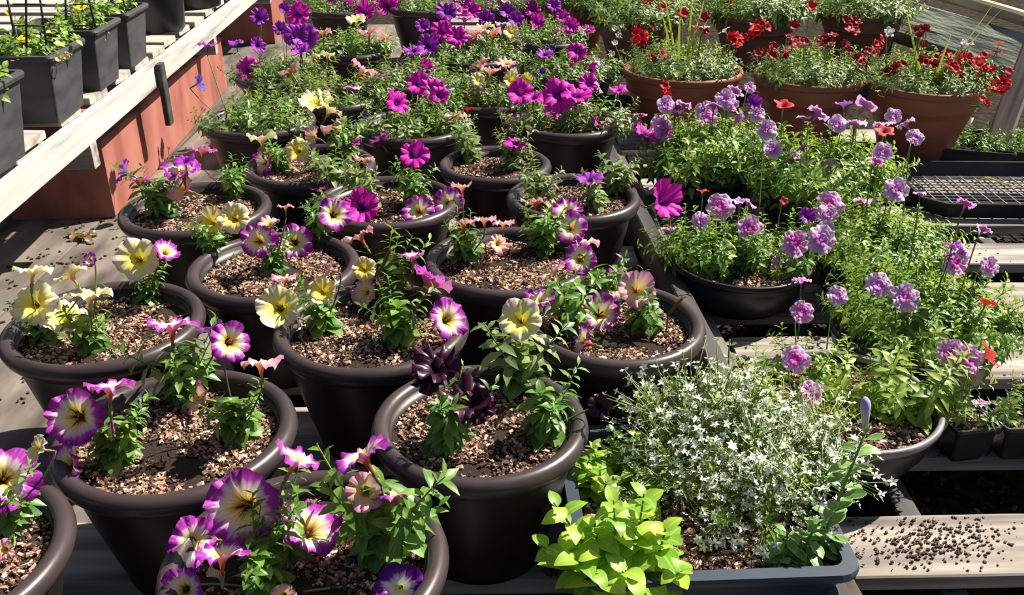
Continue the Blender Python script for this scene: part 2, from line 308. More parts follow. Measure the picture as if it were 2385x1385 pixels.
def leaf_mesh(kind, mat):
    key = (kind, mat)
    if key not in LEAF:
        out = []
        for k in range(4):
            mb = MB(); p = {'ovate': (1, 0.60, 0.35 + .22 * k, 0.3 - .05 * k, 'ovate', 6), 'narrow': (1, 0.30, 0.3 + .25 * k, 0.3, 'narrow', 5),
                            'spoon': (1, 0.50, 0.1 + .2 * k, 0.25, 'spoon', 6), 'broad': (1, 0.68, 0.3 + .25 * k, 0.2, 'ovate', 7)}[kind]
            v, f, u = leaf_pts(*p, twist=(k - 1.5) * .25); mb.add(v, f, u); out.append(mb.mesh('leaf', M[mat]))
        LEAF[key] = out
    return R.choice(LEAF[key])
def leaf_rot(az, el, roll=0.0):
    """+Y of the leaf goes towards azimuth az, elevation el, face up"""
    return Quaternion((0, 0, 1), az - math.pi / 2) @ Quaternion((1, 0, 0), el) @ Quaternion((0, 1, 0), roll)
def shoot_mesh(name, seed, n, ll, lw, mats, shape='narrow', droop=0.6, bend=0.25, spread=0.9, tip=None, flowers=0, sr=0.012):
    """leafy shoot of unit length growing along +Z"""
    r = random.Random(seed); mb = MB(); side = Vector((r.uniform(-1, 1), r.uniform(-1, 1), 0)) * bend
    pts = bez(Vector((0, 0, 0)), Vector((0, 0, 0.55)), Vector((side.x, side.y, 1)), 6); add_tube(mb, pts, [sr * (1 - .6 * i / 5) for i in range(6)], 4, 1)
    for i in range(n):
        t = 0.08 + 0.92 * (i + r.random() * .6) / n; p = pts[0] * (1 - t) ** 2 + Vector((0, 0, .55)) * 2 * t * (1 - t) + Vector((side.x, side.y, 1)) * t * t
        az = i * 2.4 + r.uniform(-.4, .4); el = r.uniform(-0.1, 0.5) + 0.8 * max(0, t - .6) * 2; s = (1 - .55 * max(0, t - .45) / .55) * r.uniform(.75, 1.15)
        v, f, u = leaf_pts(ll * s, lw * s, droop * r.uniform(.4, 1.2), 0.3, shape, 4 if shape != 'narrow' else 3); q = leaf_rot(az, el, r.uniform(-.4, .4))
        mb.add([p + q @ x for x in v], f, u, 0)
    for i in range(flowers):
        c = Vector((side.x, side.y, 1)) + Vector((r.gauss(0, .20), r.gauss(0, .20), r.gauss(-.12, .16)))
        add_tube(mb, [pts[3] + (c - pts[3]) * .3, c], [.008, .005], 3, 1)
        q = aim(Vector((r.gauss(0, .6), r.gauss(0, .6) - .3, 1)))
        k0 = r.choice((2, 4, 5)); fs = r.uniform(.04, .075)
        for k in range(k0):
            v, f, u = leaf_pts(fs, fs * .62, .2, .1, 'spoon', 2); qq = q @ leaf_rot(k * 2 * math.pi / k0 + .3 * r.random(), .35)
            mb.add([c + qq @ x for x in v], f, u, 2)
    return mb.mesh(name, [M[x] for x in mats])
SH = {}
for key, args in {'petfar': ('leafg', 'narrow'), 'petmid': ('leaf', 'narrow'), 'cali': ('leafy', 'narrow'), 'calig': ('leaf', 'narrow'), 'verb': ('leafg', 'narrow')}.items():
    SH[key] = [shoot_mesh('shoot', hash_ + len(key) * 13, 22 if key[0] == 'p' else 26, .30 if key[0] == 'p' else .29, .11 if key[0] == 'p' else .105, (args[0], 'stem'), args[1]) for hash_ in range(5)]
SH['white'] = [shoot_mesh('flowering_shoot', 100 + k, 20, .20, .05, ('leafy', 'stem', 'whitepetal'), 'narrow', .5, .4, flowers=20) for k in range(5)]
SH['viola'] = [shoot_mesh('shoot', 200 + k, 12, .42, .26, ('leafy', 'stem'), 'ovate', .7, .3) for k in range(4)]

def corolla_mesh(seed, mat, flat=0.75, lobes=5, lobe_amt=0.13, ruffle=0.10, tube=1.0, double=False, nu=60):
    r = random.Random(seed); mb = MB(); ph = r.uniform(0, 6.28); ph2 = r.uniform(0, 6.28)
    la = [r.uniform(.75, 1.25) for _ in range(lobes)]; tl = [r.uniform(-.12, .16) for _ in range(lobes)]
    prof = [(0.045, -tube), (0.05, -tube * .8), (0.065, -tube * .58), (0.10, -tube * .36), (0.15, -tube * .19), (0.24, -.06), (0.40, 0.03), (0.60, 0.08 * flat + .03), (0.80, 0.12 * flat), (0.93, .10 * flat), (1.0, .05 * flat)]
    def layer(sc_, zoff, pr, phase):
        vs = []; fs = []
        for (rr, z) in pr:
            w = max(0, (rr - .25) / .75)
            for j in range(nu):
                a = 2 * math.pi * j / nu; x = a * lobes / (2 * math.pi); k = int(x) % lobes; fr = x - int(x)
                lob = abs(math.sin(math.pi * fr)) ** 0.55
                rad = rr * (1 - lobe_amt * w * (1 - lob) * la[k]) * (1 + .05 * w * math.sin(a + ph))
                zz = z + w * w * (ruffle * math.sin(a * lobes * 2 + ph2 + phase) * .5 + ruffle * .6 * math.sin(a * 3 + ph) + ruffle * .35 * math.sin(a * lobes * 4 + ph * 2)
                                  + tl[k] * math.sin(math.pi * fr)) - (0.10 * w * (1 - lob))
                zz += (1 - flat) * .55 * w
                vs.append((rad * sc_ * math.cos(a), rad * sc_ * math.sin(a), zz * sc_ + zoff))
        k = len(pr)
        for i in range(k - 1):
            for j in range(nu):
                j2 = (j + 1) % nu; fs.append((i * nu + j, (i + 1) * nu + j, (i + 1) * nu + j2, i * nu + j2))
        mb.add(vs, fs)
    layer(1, 0, prof, 0)
    if double:
        layer(.72, .10, prof[5:], 1.5); layer(.45, .2, prof[5:], 3)
    return mb.mesh('corolla', mat)
COR = {}
def corolla(t):
    if t not in COR:
        if t in 'LK': COR[t] = [corolla_mesh(ord(t) + k, FM[t], .8, 5, .16, .22, 1.1, True, 30) for k in range(4)]
        elif t in 'RTWXE': COR[t] = [corolla_mesh(ord(t) + k, FM[t], .8, 5, .35, .12, .7, False, 20) for k in range(4)]
        elif t == 'B': COR[t] = [corolla_mesh(ord(t) + k, FM[t], .7, 5, .25, .4, .9, False, 50) for k in range(3)]
        else: COR[t] = [corolla_mesh(ord(t) * 3 + k, FM[t], (.85, .6, .75, .4, .9)[k], 5, (.17, .14, .2, .15, .18)[k], .20, 1.0) for k in range(5)]
    return R.choice(COR[t])
_mb = MB()
add_tube(_mb, [Vector((0, 0, -1.22)), Vector((0, 0, -1.0)), Vector((0, 0, -.86))], [.045, .085, .06], 6)
for k in range(5):
    v, f, u = leaf_pts(.42, .11, -.3, .2, 'narrow', 3); q = leaf_rot(k * 1.2566, 1.05); _mb.add([Vector((0, 0, -1.0)) + q @ x for x in v], f, u)
CALYX = _mb.mesh('calyx', M['stem'])
_mb = MB()   # stamens inside the mouth
for k in range(3): add_tube(_mb, [Vector((0, 0, -.5)), Vector((.03 * math.cos(k * 2.1), .03 * math.sin(k * 2.1), -.08))], [.012, .022], 4)
STAMEN = _mb.mesh('stamens', M['deadleaf'])

# ------------------------------------------------------------------ ground and slatted benches
SLOPE = math.radians(0.8)
mb = MB(); n = 40
vs = []; fs = []
for i in range(n + 1):
    for j in range(n + 1):
        x = -9 + 18 * i / n; y = -1.5 + 16 * j / n; vs.append((x, y, -0.13 + .012 * noise.noise(Vector((x * 3, y * 3, 0)))))
for i in range(n):
    for j in range(n): a = i * (n + 1) + j; fs.append((a, a + n + 1, a + n + 2, a + 1))
mb.add(vs, fs); g = obj('ground', mb.mesh('ground', M['ground'])); g['kind'] = 'structure'
mb = MB()
for k in range(5200):
    x = R.uniform(.55, 2.1); y = R.uniform(.95, 2.9); add_box(mb, (x, y, -.122 + R.uniform(0, .01)), (R.uniform(.006, .026), R.uniform(.004, .01), R.uniform(.003, .007)), R.uniform(0, 3.14), .3, 0, R.uniform(-.5, .5))
ml = stuff(obj('mulch', mb.mesh('mulch', M['mulch'], False), g))

fronts = [0.55, 0.86, 1.163, 1.484, 1.783, 2.11, 2.41, 2.70, 3.0, 3.3, 3.6, 3.9, 4.2, 4.5, 4.8, 5.1, 5.4, 5.7, 6.0, 6.3, 6.6, 6.9, 7.2]
widths = [.16, .17, .156, .205, .205, .18, .15, .17, .17, .17, .17, .17, .17, .17, .17, .17, .17, .17, .17, .17, .17, .17, .17]
def edge_x(Y): return EX0 - .061 * (Y - 3.1)
p0 = at(1575, 650, .10); EX0 = p0.x + .061 * (p0.y - 3.1)
def bench(name, label, x0, x1, ys, ws, side):
    b = thing(name, label, 'bench', ((x0 + x1) / 2, 1.0, 0), (0, 0, 0)); cx = (x0 + x1) / 2
    for y, w in zip(ys, ws):
        a_, b_ = (x0 - (.45 if y < 1.3 else 0), edge_x(y) - .034) if side < 0 else (edge_x(y) + .10, x1); xm = (a_ + b_) / 2
        me = bbox_mesh('slat', (b_ - a_, w, .032), M['wood'], .003, 2, .006)
        obj('slat', me, b, (xm - cx, y + w / 2 + xm * math.tan(SLOPE) - 1.0, -.016 + R.uniform(-.002, .001)), (0, 0, SLOPE + R.uniform(-.003, .003)))
    for x in ((x0 + .05, -.1, .15) if side < 0 else (.75, 1.5, 2.4)):
        me = bbox_mesh('joist', (.045, ys[-1] - ys[0] + .3, .085), M['darkwood'], .003)
        obj('joist', me, b, (x - cx, (ys[0] + ys[-1]) / 2 + .1 - 1.0, -.078))
    return b
bench('slatted_bench', 'low weathered grey slatted bench under the rows of brown round pots', -.62, .60, fronts, widths, -1)
bench('slatted_bench', 'low weathered slatted bench with bare grey slats under the black bowls', .50, 2.5, fronts[:11], widths[:11], 1)
# edge board between the benches, running away from the camera
dirv = Vector((-.061, 1, 0)).normalized(); YAW = math.atan(.061)
e = thing('edge_board', 'long dark grey board on edge between the two slatted benches', 'board', (EX0, 3.1, 0.0), (0, 0, YAW))
obj('plank', bbox_mesh('plank', (.042, 4.4, .135), M['darkwood'], .004, 2, .004), e, (0, 0, .035))
p1 = at(1655, 790, 0)
e2 = thing('edge_board', 'low pale stringer board lying beside the dark edge board', 'board', (p1.x + .061 * (p1.y - 3.0), 3.0, 0), (0, 0, YAW))
e2.location.x = e.location.x + .058
obj('plank', bbox_mesh('plank', (.06, 4.2, .05), M['wood_y'], .004, 2, .004), e2, (0, 0, .002))

# worn boards on the left, beside the raised bench
for k, (xa, xb, lab) in enumerate([(-.99, -.64, 'grey plywood board lying beside the pots on the left, nearest the slats'),
                                   (-1.36, -1.0, 'grey dirty board on the ground, second out from the slats'),
                                   (-1.80, -1.37, 'dark shaded board on the ground under the raised bench edge')]):
    b = thing('ground_board', lab, 'board', ((xa + xb) / 2, 3.35, -.122))
    obj('plank', bbox_mesh('plank', (xb - xa, 6.1, .022), M['wood_y'], .003, 2, .003), b, (0, 0, .074))
mb = MB()
for k in range(1500):
    x = R.uniform(-1.7, -.66); y = R.uniform(1.2, 3.3); 
    if noise.noise(Vector((x * 4, y * 4, 2))) < .02: continue
    add_box(mb, (x, y, -.0345), (R.uniform(.003, .014), R.uniform(.003, .007), R.uniform(.002, .004)), R.uniform(0, 3), .3)
o = thing('litter', 'scattered bits of bark and dirt on the left boards', 'litter', data=mb.mesh('litter', M['crumb'], False)); stuff(o)
# curled dead leaves on the board
pl = at(185, 555, -.036); dl = thing('dead_leaf', 'curled brown dead leaves lying on the left board', 'leaf', pl)
for k in range(9):
    mb = MB(); v, f, u = leaf_pts(.05, .025, 1.4, .9, 'ovate', 6); mb.add(v, f, u)
    obj('leaf', mb.mesh('leaf', M['deadleaf']), dl, (R.uniform(-.03, .03), R.uniform(-.02, .02), .008), leaf_rot(R.uniform(0, 6), .3))
# soil crumbs spilled on the bare slats
mb = MB()
for (cx_, cy_, sx_, sy_, cnt) in ((2180, 1260, 95, 32, 520), (2280, 610, 60, 16, 50), (2260, 700, 70, 18, 60), (2230, 1060, 60, 12, 50), (2330, 850, 50, 25, 30), (1290, 1320, 15, 20, 120)):
    for k in range(cnt):
        p = at(cx_ + R.gauss(0, sx_), cy_ + R.gauss(0, sy_), 0)
        yy = p.y - p.x * math.tan(SLOPE)
        if not any(a + .008 < yy < a + w - .008 for a, w in zip(fronts, widths)): continue
        s = R.uniform(.001, .0042); add_box(mb, (p.x, p.y, .0005 + s * .25), (s * 1.3, s, s * .7), R.uniform(0, 3), .3)
o = thing('spilled_soil', 'dark crumbs of potting soil spilled over the bare slats', 'soil', data=mb.mesh('spilled_soil', M['crumb'], False)); stuff(o)

# ------------------------------------------------------------------ raised bench on the left
BZ = .30
pb = at(300, 262, BZ)
def bench_xy(Y): return pb.x - .061 * (Y - pb.y)
rb = thing('raised_bench', 'raised slatted bench of bleached boards along the left edge', 'bench', (bench_xy(3.0), 3.0, BZ), (0, 0, YAW))
obj('fascia_board', bbox_mesh('fascia_board', (.028, 5.6, .085), M['palewood'], .003, 2, .003), rb, (-.014, 1.1, .0425))
ys = []
for (yy) in (470, 405, 345, 285, 235, 190, 158, 130, 105, 78, 57, 35, 15, -3, -20, -35):
    q = at(200, yy, BZ + .09); ys.append(q.y)
for y in ys:
    obj('slat', bbox_mesh('slat', (1.1, .135, .022), M['slatwood'], .003, 2, .004), rb, (-.575 + R.uniform(-.012, .012), y - 3.0 + .068, .097), (0, 0, -YAW * .9 + R.uniform(-.01, .01)))
for y in (1.2, 2.62, 4.2, 5.6):
    obj('joist', bbox_mesh('joist', (1.0, .05, .075), M['wood'], .003), rb, (-.50, y - 3.0, -.034))
for y in ys[:12:2]: obj('crossbar', bbox_mesh('crossbar', (.9, .035, .03), M['wood'], .002), rb, (-.5, y - 2.9, .07))
# strut fastened on the fascia
obj('strut', bbox_mesh('strut', (.02, .05, .22), M['darkwood'], .003), rb, (.014, at(362, 200, BZ).y - 3.0, -.03), (0, 0, 0))
# red supports
c1 = at(268, 492, -.013); H1 = BZ - .075
def support(name, lab, c, w, L, h):
    s = thing(name, lab, 'support', (c.x, c.y, -.037), (0, 0, YAW * 1.0))
    npl = max(2, int(L / .3))
    obj('block', bbox_mesh('block', (w, L, h), M['redwood'], .006, 2, .003), s, (-w / 2, L / 2, h / 2))
    return s
support('red_block', 'long red painted timber block holding up the raised bench', c1, .34, 1.75, H1 + .036)
c2 = at(640, 96, -.02)
support('red_block', 'second red painted block under the far end of the raised bench', c2, .5, .42, BZ - .05)

# ------------------------------------------------------------------ containers
def rolled_pot(name, lab, px, py, D=.38, H=.26, kind='brown', base=.60, cat='pot', group=None, soil=.032):
    p = at(px, py, H); r = D / 2; t = thing(name, lab, cat, (p.x, p.y, 0), (0, 0, R.uniform(0, 6)), group)
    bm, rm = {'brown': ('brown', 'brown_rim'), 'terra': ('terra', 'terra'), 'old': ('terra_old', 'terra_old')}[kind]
    key = (kind, round(D, 3), round(H, 3), base)
    if key not in PM:
        rw = r - .019
        if kind == 'brown':
            prof = [(r * base - .012, 0.0), (r * base, .004), (r * base + .002, .02)]
            for i in range(1, 9): t_ = i / 8; prof.append((r * base + (rw - r * base) * (t_ ** .85), .02 + (H - .05) * t_))
            prof += [(rw + .001, H - .022), (rw - .012, H - .01), (rw - .015, H - soil - .01), (rw - .02, H - soil - .03)]
            rim = [(rw - .010, H - .034), (rw + .008, H - .037), (r - .004, H - .028), (r, H - .017), (r - .003, H - .006), (r - .010, H), (r - .019, H + .0005), (r - .026, H - .004), (r - .030, H - .012), (r - .030, H - .03)]
        else:
            prof = [(r * base - .012, 0.0), (r * base, .005)]
            for i in range(1, 7): t_ = i / 6; prof.append((r * base + (r * .88 - r * base) * t_, .005 + (H * .68) * t_))
            prof += [(r * .91, H * .70), (r * .915, H * .71), (r * .90, H * .72), (r * .91, H * .735), (r * .955, H - .03), (r * .96, H - .012), (r * .92, H - .01), (r * .91, H - soil - .01), (r * .89, H - soil - .03)]
            rim = [(r * .94, H - .024), (r * .975, H - .026), (r, H - .018), (r * 1.0, H - .007), (r * .985, H), (r * .95, H + .001), (r * .925, H - .005), (r * .92, H - .022)]
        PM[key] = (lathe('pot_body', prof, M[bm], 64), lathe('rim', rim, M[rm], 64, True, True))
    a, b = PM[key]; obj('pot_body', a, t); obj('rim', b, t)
    add_soil(t, r - .032 if kind == 'brown' else r * .90, H - soil)
    POT[lab] = (p, r, H - soil); return t, p
PM = {}; POT = {}
SOIL = []
for k in range(3):
    mb = MB(); vs = [(0, 0, 0)]; fs = []; nr, na = 8, 36
    for i in range(1, nr + 1):
        for j in range(na):
            a = 2 * math.pi * j / na; rr = i / nr; x, y = rr * math.cos(a), rr * math.sin(a)
            vs.append((x, y, .028 * noise.noise(Vector((x * 3, y * 3, k * 5))) * (1 if i < nr else .4)))
    for j in range(na): fs.append((0, 1 + j, 1 + (j + 1) % na))
    for i in range(nr - 1):
        for j in range(na): a = 1 + i * na + j; b = 1 + i * na + (j + 1) % na; fs.append((a, a + na, b + na, b))
    mb.add(vs, fs); s = mb.mesh('soil', M['soil']); mb = MB()
    for q in range(5600):
        a = R.uniform(0, 6.2832); rr = math.sqrt(R.random()) * .985; x, y = rr * math.cos(a), rr * math.sin(a)
        if noise.noise(Vector((x * 2.2, y * 2.2, 9 + k))) + R.uniform(-.25, .35) < -.12: continue
        z = .028 * noise.noise(Vector((x * 3, y * 3, k * 5))); sz = R.choice((.012, .015, .020, .028, .040)) * R.uniform(.7, 1.2)
        add_box(mb, (x, y, z + .010 + R.uniform(0, .016)), (sz * 1.5, sz * .8, sz * .5), R.uniform(0, 3.14), .35, 0, R.uniform(-.6, .6), R.uniform(-.5, .5))
    SOIL.append((s, mb.mesh('bark_chips', M['bark'], False)))
def add_soil(t, r, z, chips=True, sx=1, sy=1):
    k = R.randrange(3); a = R.uniform(0, 6) if sx == sy else 0
    obj('soil', SOIL[k][0], t, (0, 0, z), (0, 0, a), (r * sx, r * sy, r))
    if chips: stuff(obj('bark_chips', SOIL[k][1], t, (0, 0, z), (0, 0, a), (r * sx, r * sy, r)))

# (label, rim centre x, y, diameter)
POTS = [
 ('P1', 'brown round pot cut off by the lower left corner of the photo', -190, 1290, .38),
 ('P2', 'brown round pot at the bottom edge, with the largest purple-edged bloom', 710, 1290, .38),
 ('P3', 'brown round pot in front left holding three small petunias around bare soil', 410, 995, .38),
 ('P4', 'brown round pot of pale yellow petunias beside the left boards', 242, 745, .38),
 ('P5', 'brown round pot behind the black-flowered pot, pale blooms over its left rim', 865, 752, .38),
 ('P6', 'brown round pot with the black petunias, touching the blue-black trough', 1118, 972, .355),
 ('P7', 'brown round pot nearest the black bowls, behind the trough', 1433, 742, .355),
 ('P8', 'brown round pot with a pair of purple-edged blooms over bare soil', 638, 612, .38),
 ('P9', 'brown round pot with a row of pinkish cups at its back', 1184, 598, .38),
 ('P10', 'brown round pot nearest the long red block', 455, 478, .38),
 ('P11', 'brown round pot with violet and purple-edged blooms over its front rim', 900, 462, .38),
 ('P12', 'brown round pot against the dark edge board, single magenta bloom at right', 1335, 452, .355),
 ('P13', 'brown round pot with a small clear yellow bloom', 722, 378, .38),
 ('P14', 'smaller brown round pot with bare soil left of its green clumps', 1153, 376, .33),
 ('P15', 'brown round pot beside the far end of the long red block', 602, 275, .38),
 ('P16', 'brown round pot half hidden behind the yellow star-shaped bloom', 960, 288, .38),
 ('P17', 'brown round pot under the thickest magenta flowers', 1322, 278, .37),
 ('P18', 'brown round pot behind the small pot, orange-pink blooms above', 1130, 222, .38),
 ('P19', 'brown round pot left of the small yellow ring-eyed blooms', 960, 180, .38),
 ('P20', 'brown round pot behind the two dark far-left rims', 655, 172, .36),
 ('P21', 'brown round pot behind the yellow star-shaped bloom', 770, 222, .36),
 ('P22', 'brown round pot with yellow and pink blooms hanging over its rim', 812, 112, .38),
 ('P23', 'brown round pot in front of the old terracotta pot', 1272, 88, .36),
 ('P24', 'brown round pot beneath the far pink and yellow cluster', 1105, 128, .36),
 ('P25', 'brown round pot near the top edge with an empty front rim', 982, 14, .38),
 ('P26', 'brown round pot near the top edge beside the red post', 790, 18, .36),
 ('P27', 'brown round pot behind the thickest magenta flowers', 1335, 165, .34),
 ('P28', 'brown round pot at the top edge, violet blooms around it', 1180, 12, .36),
]
PT = {}
for (k, lab, x, y, D_) in POTS:
    PT[k] = rolled_pot('plant_pot', lab, x, y, D_, .26, 'brown', .62)[1]

TER = [('T1', 'terracotta pot nearest the magenta petunias, red flowers trailing down its front', 1590, 158, .475, 'terra'),
 ('T2', 'middle terracotta pot of the near row of red flowers', 1885, 172, .425, 'terra'),
 ('T3', 'terracotta pot by the grey brace with tall yellow grass', 2157, 190, .42, 'terra'),
 ('T4', 'faded terracotta pot behind the first near one', 1490, 42, .43, 'old'),
 ('T5', 'dark terracotta pot at the top edge behind the violet blooms', 1345, 2, .40, 'terra'),
 ('T6', 'terracotta pot hidden under red flowers behind the middle one', 1760, 30, .43, 'old'),
 ('T7', 'terracotta pot hidden under foliage near the mossy timber', 2010, 25, .43, 'old')]
for (k, lab, x, y, D_, kd) in TER:
    PT[k] = rolled_pot('terracotta_pot', lab, x, y, D_, .28, kd, .60)[1]

def bowl(k, lab, px, py, D_, H=.135):
    p = at(px, py, H); r = D_ / 2; t = thing('bowl_planter', lab, 'planter', (p.x, p.y, 0), (0, 0, R.uniform(0, 6)))
    key = ('bowl', round(D_, 3))
    if key not in PM:
        prof = [(r * .40, 0)]
        for i in range(1, 11):
            a = i / 10 * math.pi / 2; prof.append((r * .40 + (r * .95 - r * .40) * math.sin(a) ** .8 + (.0015 if i % 2 else 0), .003 + (H - .02) * (1 - math.cos(a)) ** .85))
        prof += [(r * .965, H - .014), (r * .93, H - .012), (r * .9, H - .05)]
        rim = [(r * .945, H - .016), (r * .985, H - .017), (r, H - .011), (r, H - .003), (r * .99, H), (r * .955, H), (r * .935, H - .004), (r * .935, H - .014)]
        PM[key] = (lathe('bowl_body', prof, M['black'], 60), lathe('rim', rim, M['black'], 60, True, True))
    a, b = PM[key]
    if k == 'B6': b = b.copy(); b.materials[0] = M['worn']
    obj('bowl_body', a, t); obj('rim', b, t); add_soil(t, r * .915, H - .028); PT[k] = p
    return t
BOWLS = [('B1', 'black bowl planter behind the upright magenta bloom', 1650, 388, .36),
 ('B2', 'black bowl planter beside the empty mesh tray', 1905, 435, .36),
 ('B3', 'black bowl planter with its whole front side showing', 1726, 600, .36),
 ('B4', 'black bowl planter behind the big double lavender blooms', 2046, 585, .36),
 ('B5', 'black bowl planter just behind the grey-rimmed front bowl', 2128, 768, .355),
 ('B6', 'front black bowl planter with a pale worn rim, beside two tiny square pots', 1963, 922, .37)]
for b in BOWLS: bowl(*b)

def frustum(name, mat, w0, d0, w1, d1, h, th=.006, corner=.012, lip=0.012, lipmat=None):
    """square tapering planter: outer wall, inner wall and lip"""
    def ring(w, d, z, c, n=4):
        out = []
        for (sx, sy, a0) in ((1, 1, 0), (-1, 1, 1), (-1, -1, 2), (1, -1, 3)):
            for i in range(n + 1):
                a = (a0 + i / n) * math.pi / 2; out.append((sx * (w / 2 - c) + c * math.cos(a), sy * (d / 2 - c) + c * math.sin(a), z))
        return out
    def build(nm, rings, m, cap):
        mb = MB(); k = len(rings[0]); vs = [p for r_ in rings for p in r_]; fs = []
        for i in range(len(rings) - 1):
            for j in range(k): j2 = (j + 1) % k; fs.append((i * k + j, i * k + j2, (i + 1) * k + j2, (i + 1) * k + j))
        if cap: fs.append(tuple(range(k))[::-1])
        mb.add(vs, fs); return mb.mesh(nm, m, False)
    c = corner
    body = build(name, [ring(w0, d0, 0, c), ring(w1, d1, h - .004, c), ring(w1 - 2 * th, d1 - 2 * th, h - .004, c), ring(w1 - 2 * th - .01, d1 - 2 * th - .01, h - .07, c)], M[mat], True)
    L = lip; rim = build('rim', [ring(w1, d1, h - .016, c), ring(w1 + 2 * L, d1 + 2 * L, h - .015, c + L), ring(w1 + 2 * L + .004, d1 + 2 * L + .004, h - .006, c + L), ring(w1 + 2 * L, d1 + 2 * L, h, c + L), ring(w1 - 2 * th, d1 - 2 * th, h, c), ring(w1 - 2 * th, d1 - 2 * th, h - .016, c)], M[lipmat or mat], False)
    return body, rim
# blue-black trough in the foreground
TZ = .15
qa, qb, qc = at(1345, 1200, TZ), at(2012, 1318, TZ), at(1330, 985, TZ)
qf = at(1690, 1350, TZ); qk = at(1600, 985, TZ)
tw = qb.x - at(1352, 1318, TZ).x; td = qk.y - qf.y; tcx = (qb.x + at(1352, 1318, TZ).x) / 2 ; tcy = (qk.y + qf.y) / 2
tr = thing('trough_planter', 'blue-black rectangular trough in the foreground holding lime and white plants', 'planter', (tcx - .061 * td / 2, tcy, 0), (0, 0, YAW * .8))
a, b = frustum('trough_body', 'navy', tw - .075, td - .075, tw - .03, td - .03, TZ, .006, .02, .015)
obj('trough_body', a, tr); obj('rim', b, tr)
sm = MB(); vs = []; fs = []; n = 24
for i in range(n + 1):
    for j in range(n + 1):
        x = (tw - .05) * (i / n - .5); y = (td - .05) * (j / n - .5); vs.append((x, y, TZ - .035 + .008 * noise.noise(Vector((x * 12, y * 12, 3)))))
for i in range(n):
    for j in range(n): a = i * (n + 1) + j; fs.append((a, a + n + 1, a + n + 2, a + 1))
sm.add(vs, fs); obj('soil', sm.mesh('soil', M['soil']), tr)
mb = MB()
for q in range(4200):
    x = (tw - .06) * R.uniform(-.5, .5); y = (td - .06) * R.uniform(-.5, .5); s = R.choice((.003, .004, .006, .008))
    add_box(mb, (x, y, TZ - .033 + .008 * noise.noise(Vector((x * 12, y * 12, 3))) + R.uniform(0, .003)), (s * 1.4, s * .8, s * .5), R.uniform(0, 3), .3, 0, R.uniform(-.5, .5))
stuff(obj('bark_chips', mb.mesh('bark_chips', M['bark'], False), tr))

# square planters on the raised bench
BT = BZ + .108
def square_planter(lab, cxp, cyp, w, h, d, mat='dusty'):
    """cxp, cyp: pixel of the near right bottom corner"""
    c = at(cxp, cyp, BT); t = thing('square_planter', lab, 'planter', (c.x - w * .5 * .86, c.y + d * .43, BT), (0, 0, YAW))
    a, b = frustum('planter_body', mat, w * .82, d * .82, w, d, h, .005, .008, .009, 'dusty'); obj('planter_body', a, t); obj('rim', b, t)
    add_soil(t, w * .46, h - .02, False, 1, d / w); return t, c
BX = []
for (lab, x, y, w, h, d) in (('black square planter nearest the camera on the raised bench', -28, 425, .24, .20, .24),
        ('black square planter on the raised bench with a hanging yellow-green leaf', 132, 290, .24, .185, .24),
        ('black square planter on the raised bench, third from the near end', 231, 215, .24, .185, .22),
        ('black square planter next to the round black pot on the raised bench', 303, 160, .22, .18, .22)):
    t, c = square_planter(lab, x, y, w, h, d); BX.append((t, w, h, d))
for (lab, x, y, r, h) in (('round black nursery pot standing at the far part of the raised bench', 355, 68, .16, .30), ('dark round pot behind the black nursery pot on the raised bench', 452, 14, .15, .22)):
    c = at(x, y, BT); t = thing('nursery_pot', lab, 'pot', (c.x, c.y, BT))
    obj('pot_body', lathe('pot_body', [(r * .75, 0), (r * .8, .006), (r * .9, h * .6), (r, h - .02), (r * 1.04, h - .02), (r * 1.04, h), (r * .96, h), (r * .93, h - .05)], M['black'] if h > .25 else M['brown'], 48), t)
    add_soil(t, r * .94, h - .03, False)
# black wire trellises in the planters
for (bi, rods, lab) in ((1, [((10, -40), (40, 120)), ((85, -60), (118, 172)), ((60, -50), (58, 130))], 'black wire trellis standing in the second square planter'),
                   (2, [((190, -70), (228, 88)), ((150, -60), (150, 60))], 'black wire trellis standing in the third square planter'),
                   (3, [((268, -60), (302, 50))], 'thin black wire support in the fourth square planter')):
    t, w, h, d = BX[bi]; Y = t.location.y - d * .25
    tt = thing('wire_trellis', lab, 'trellis', (t.location.x, Y, BT + h - .04))
    for (a, b) in rods:
        A = aty(*a, Y + .03); B = aty(*b, Y); mb = MB(); o0 = Vector(tt.location); B.z = min(B.z, BT + h - .03)
        add_tube(mb, [B - o0, (A + B) / 2 - o0, A - o0], [.003] * 3, 6); obj('rod', mb.mesh('rod', M['wire']), tt)
    if len(rods) > 1:
        for zz in (60, 10):
            A = aty(rods[0][0][0] + 20, zz, Y); B = aty(rods[1][0][0] + 20, zz, Y); mb = MB(); add_tube(mb, [A - Vector(tt.location), B - Vector(tt.location)], [.0022] * 2, 6); obj('crossbar', mb.mesh('crossbar', M['wire']), tt)

# two tiny square pots at right
for (lab, x, y, ang) in (('tiny black square pot with a fallen lavender bloom over its soil', 2250, 968, .18), ('tiny black square pot at the right edge of the photo', 2372, 965, .05)):
    c = at(x, y, .085); t = thing('seedling_pot', lab, 'pot', (c.x, c.y, 0), (0, 0, ang))
    a, b = frustum('pot_body', 'black', .062, .062, .092, .092, .085, .002, .006, .003); obj('pot_body', a, t); obj('rim', b, t); add_soil(t, .042, .075)
    PT['S' + str(int(x > 2300))] = c

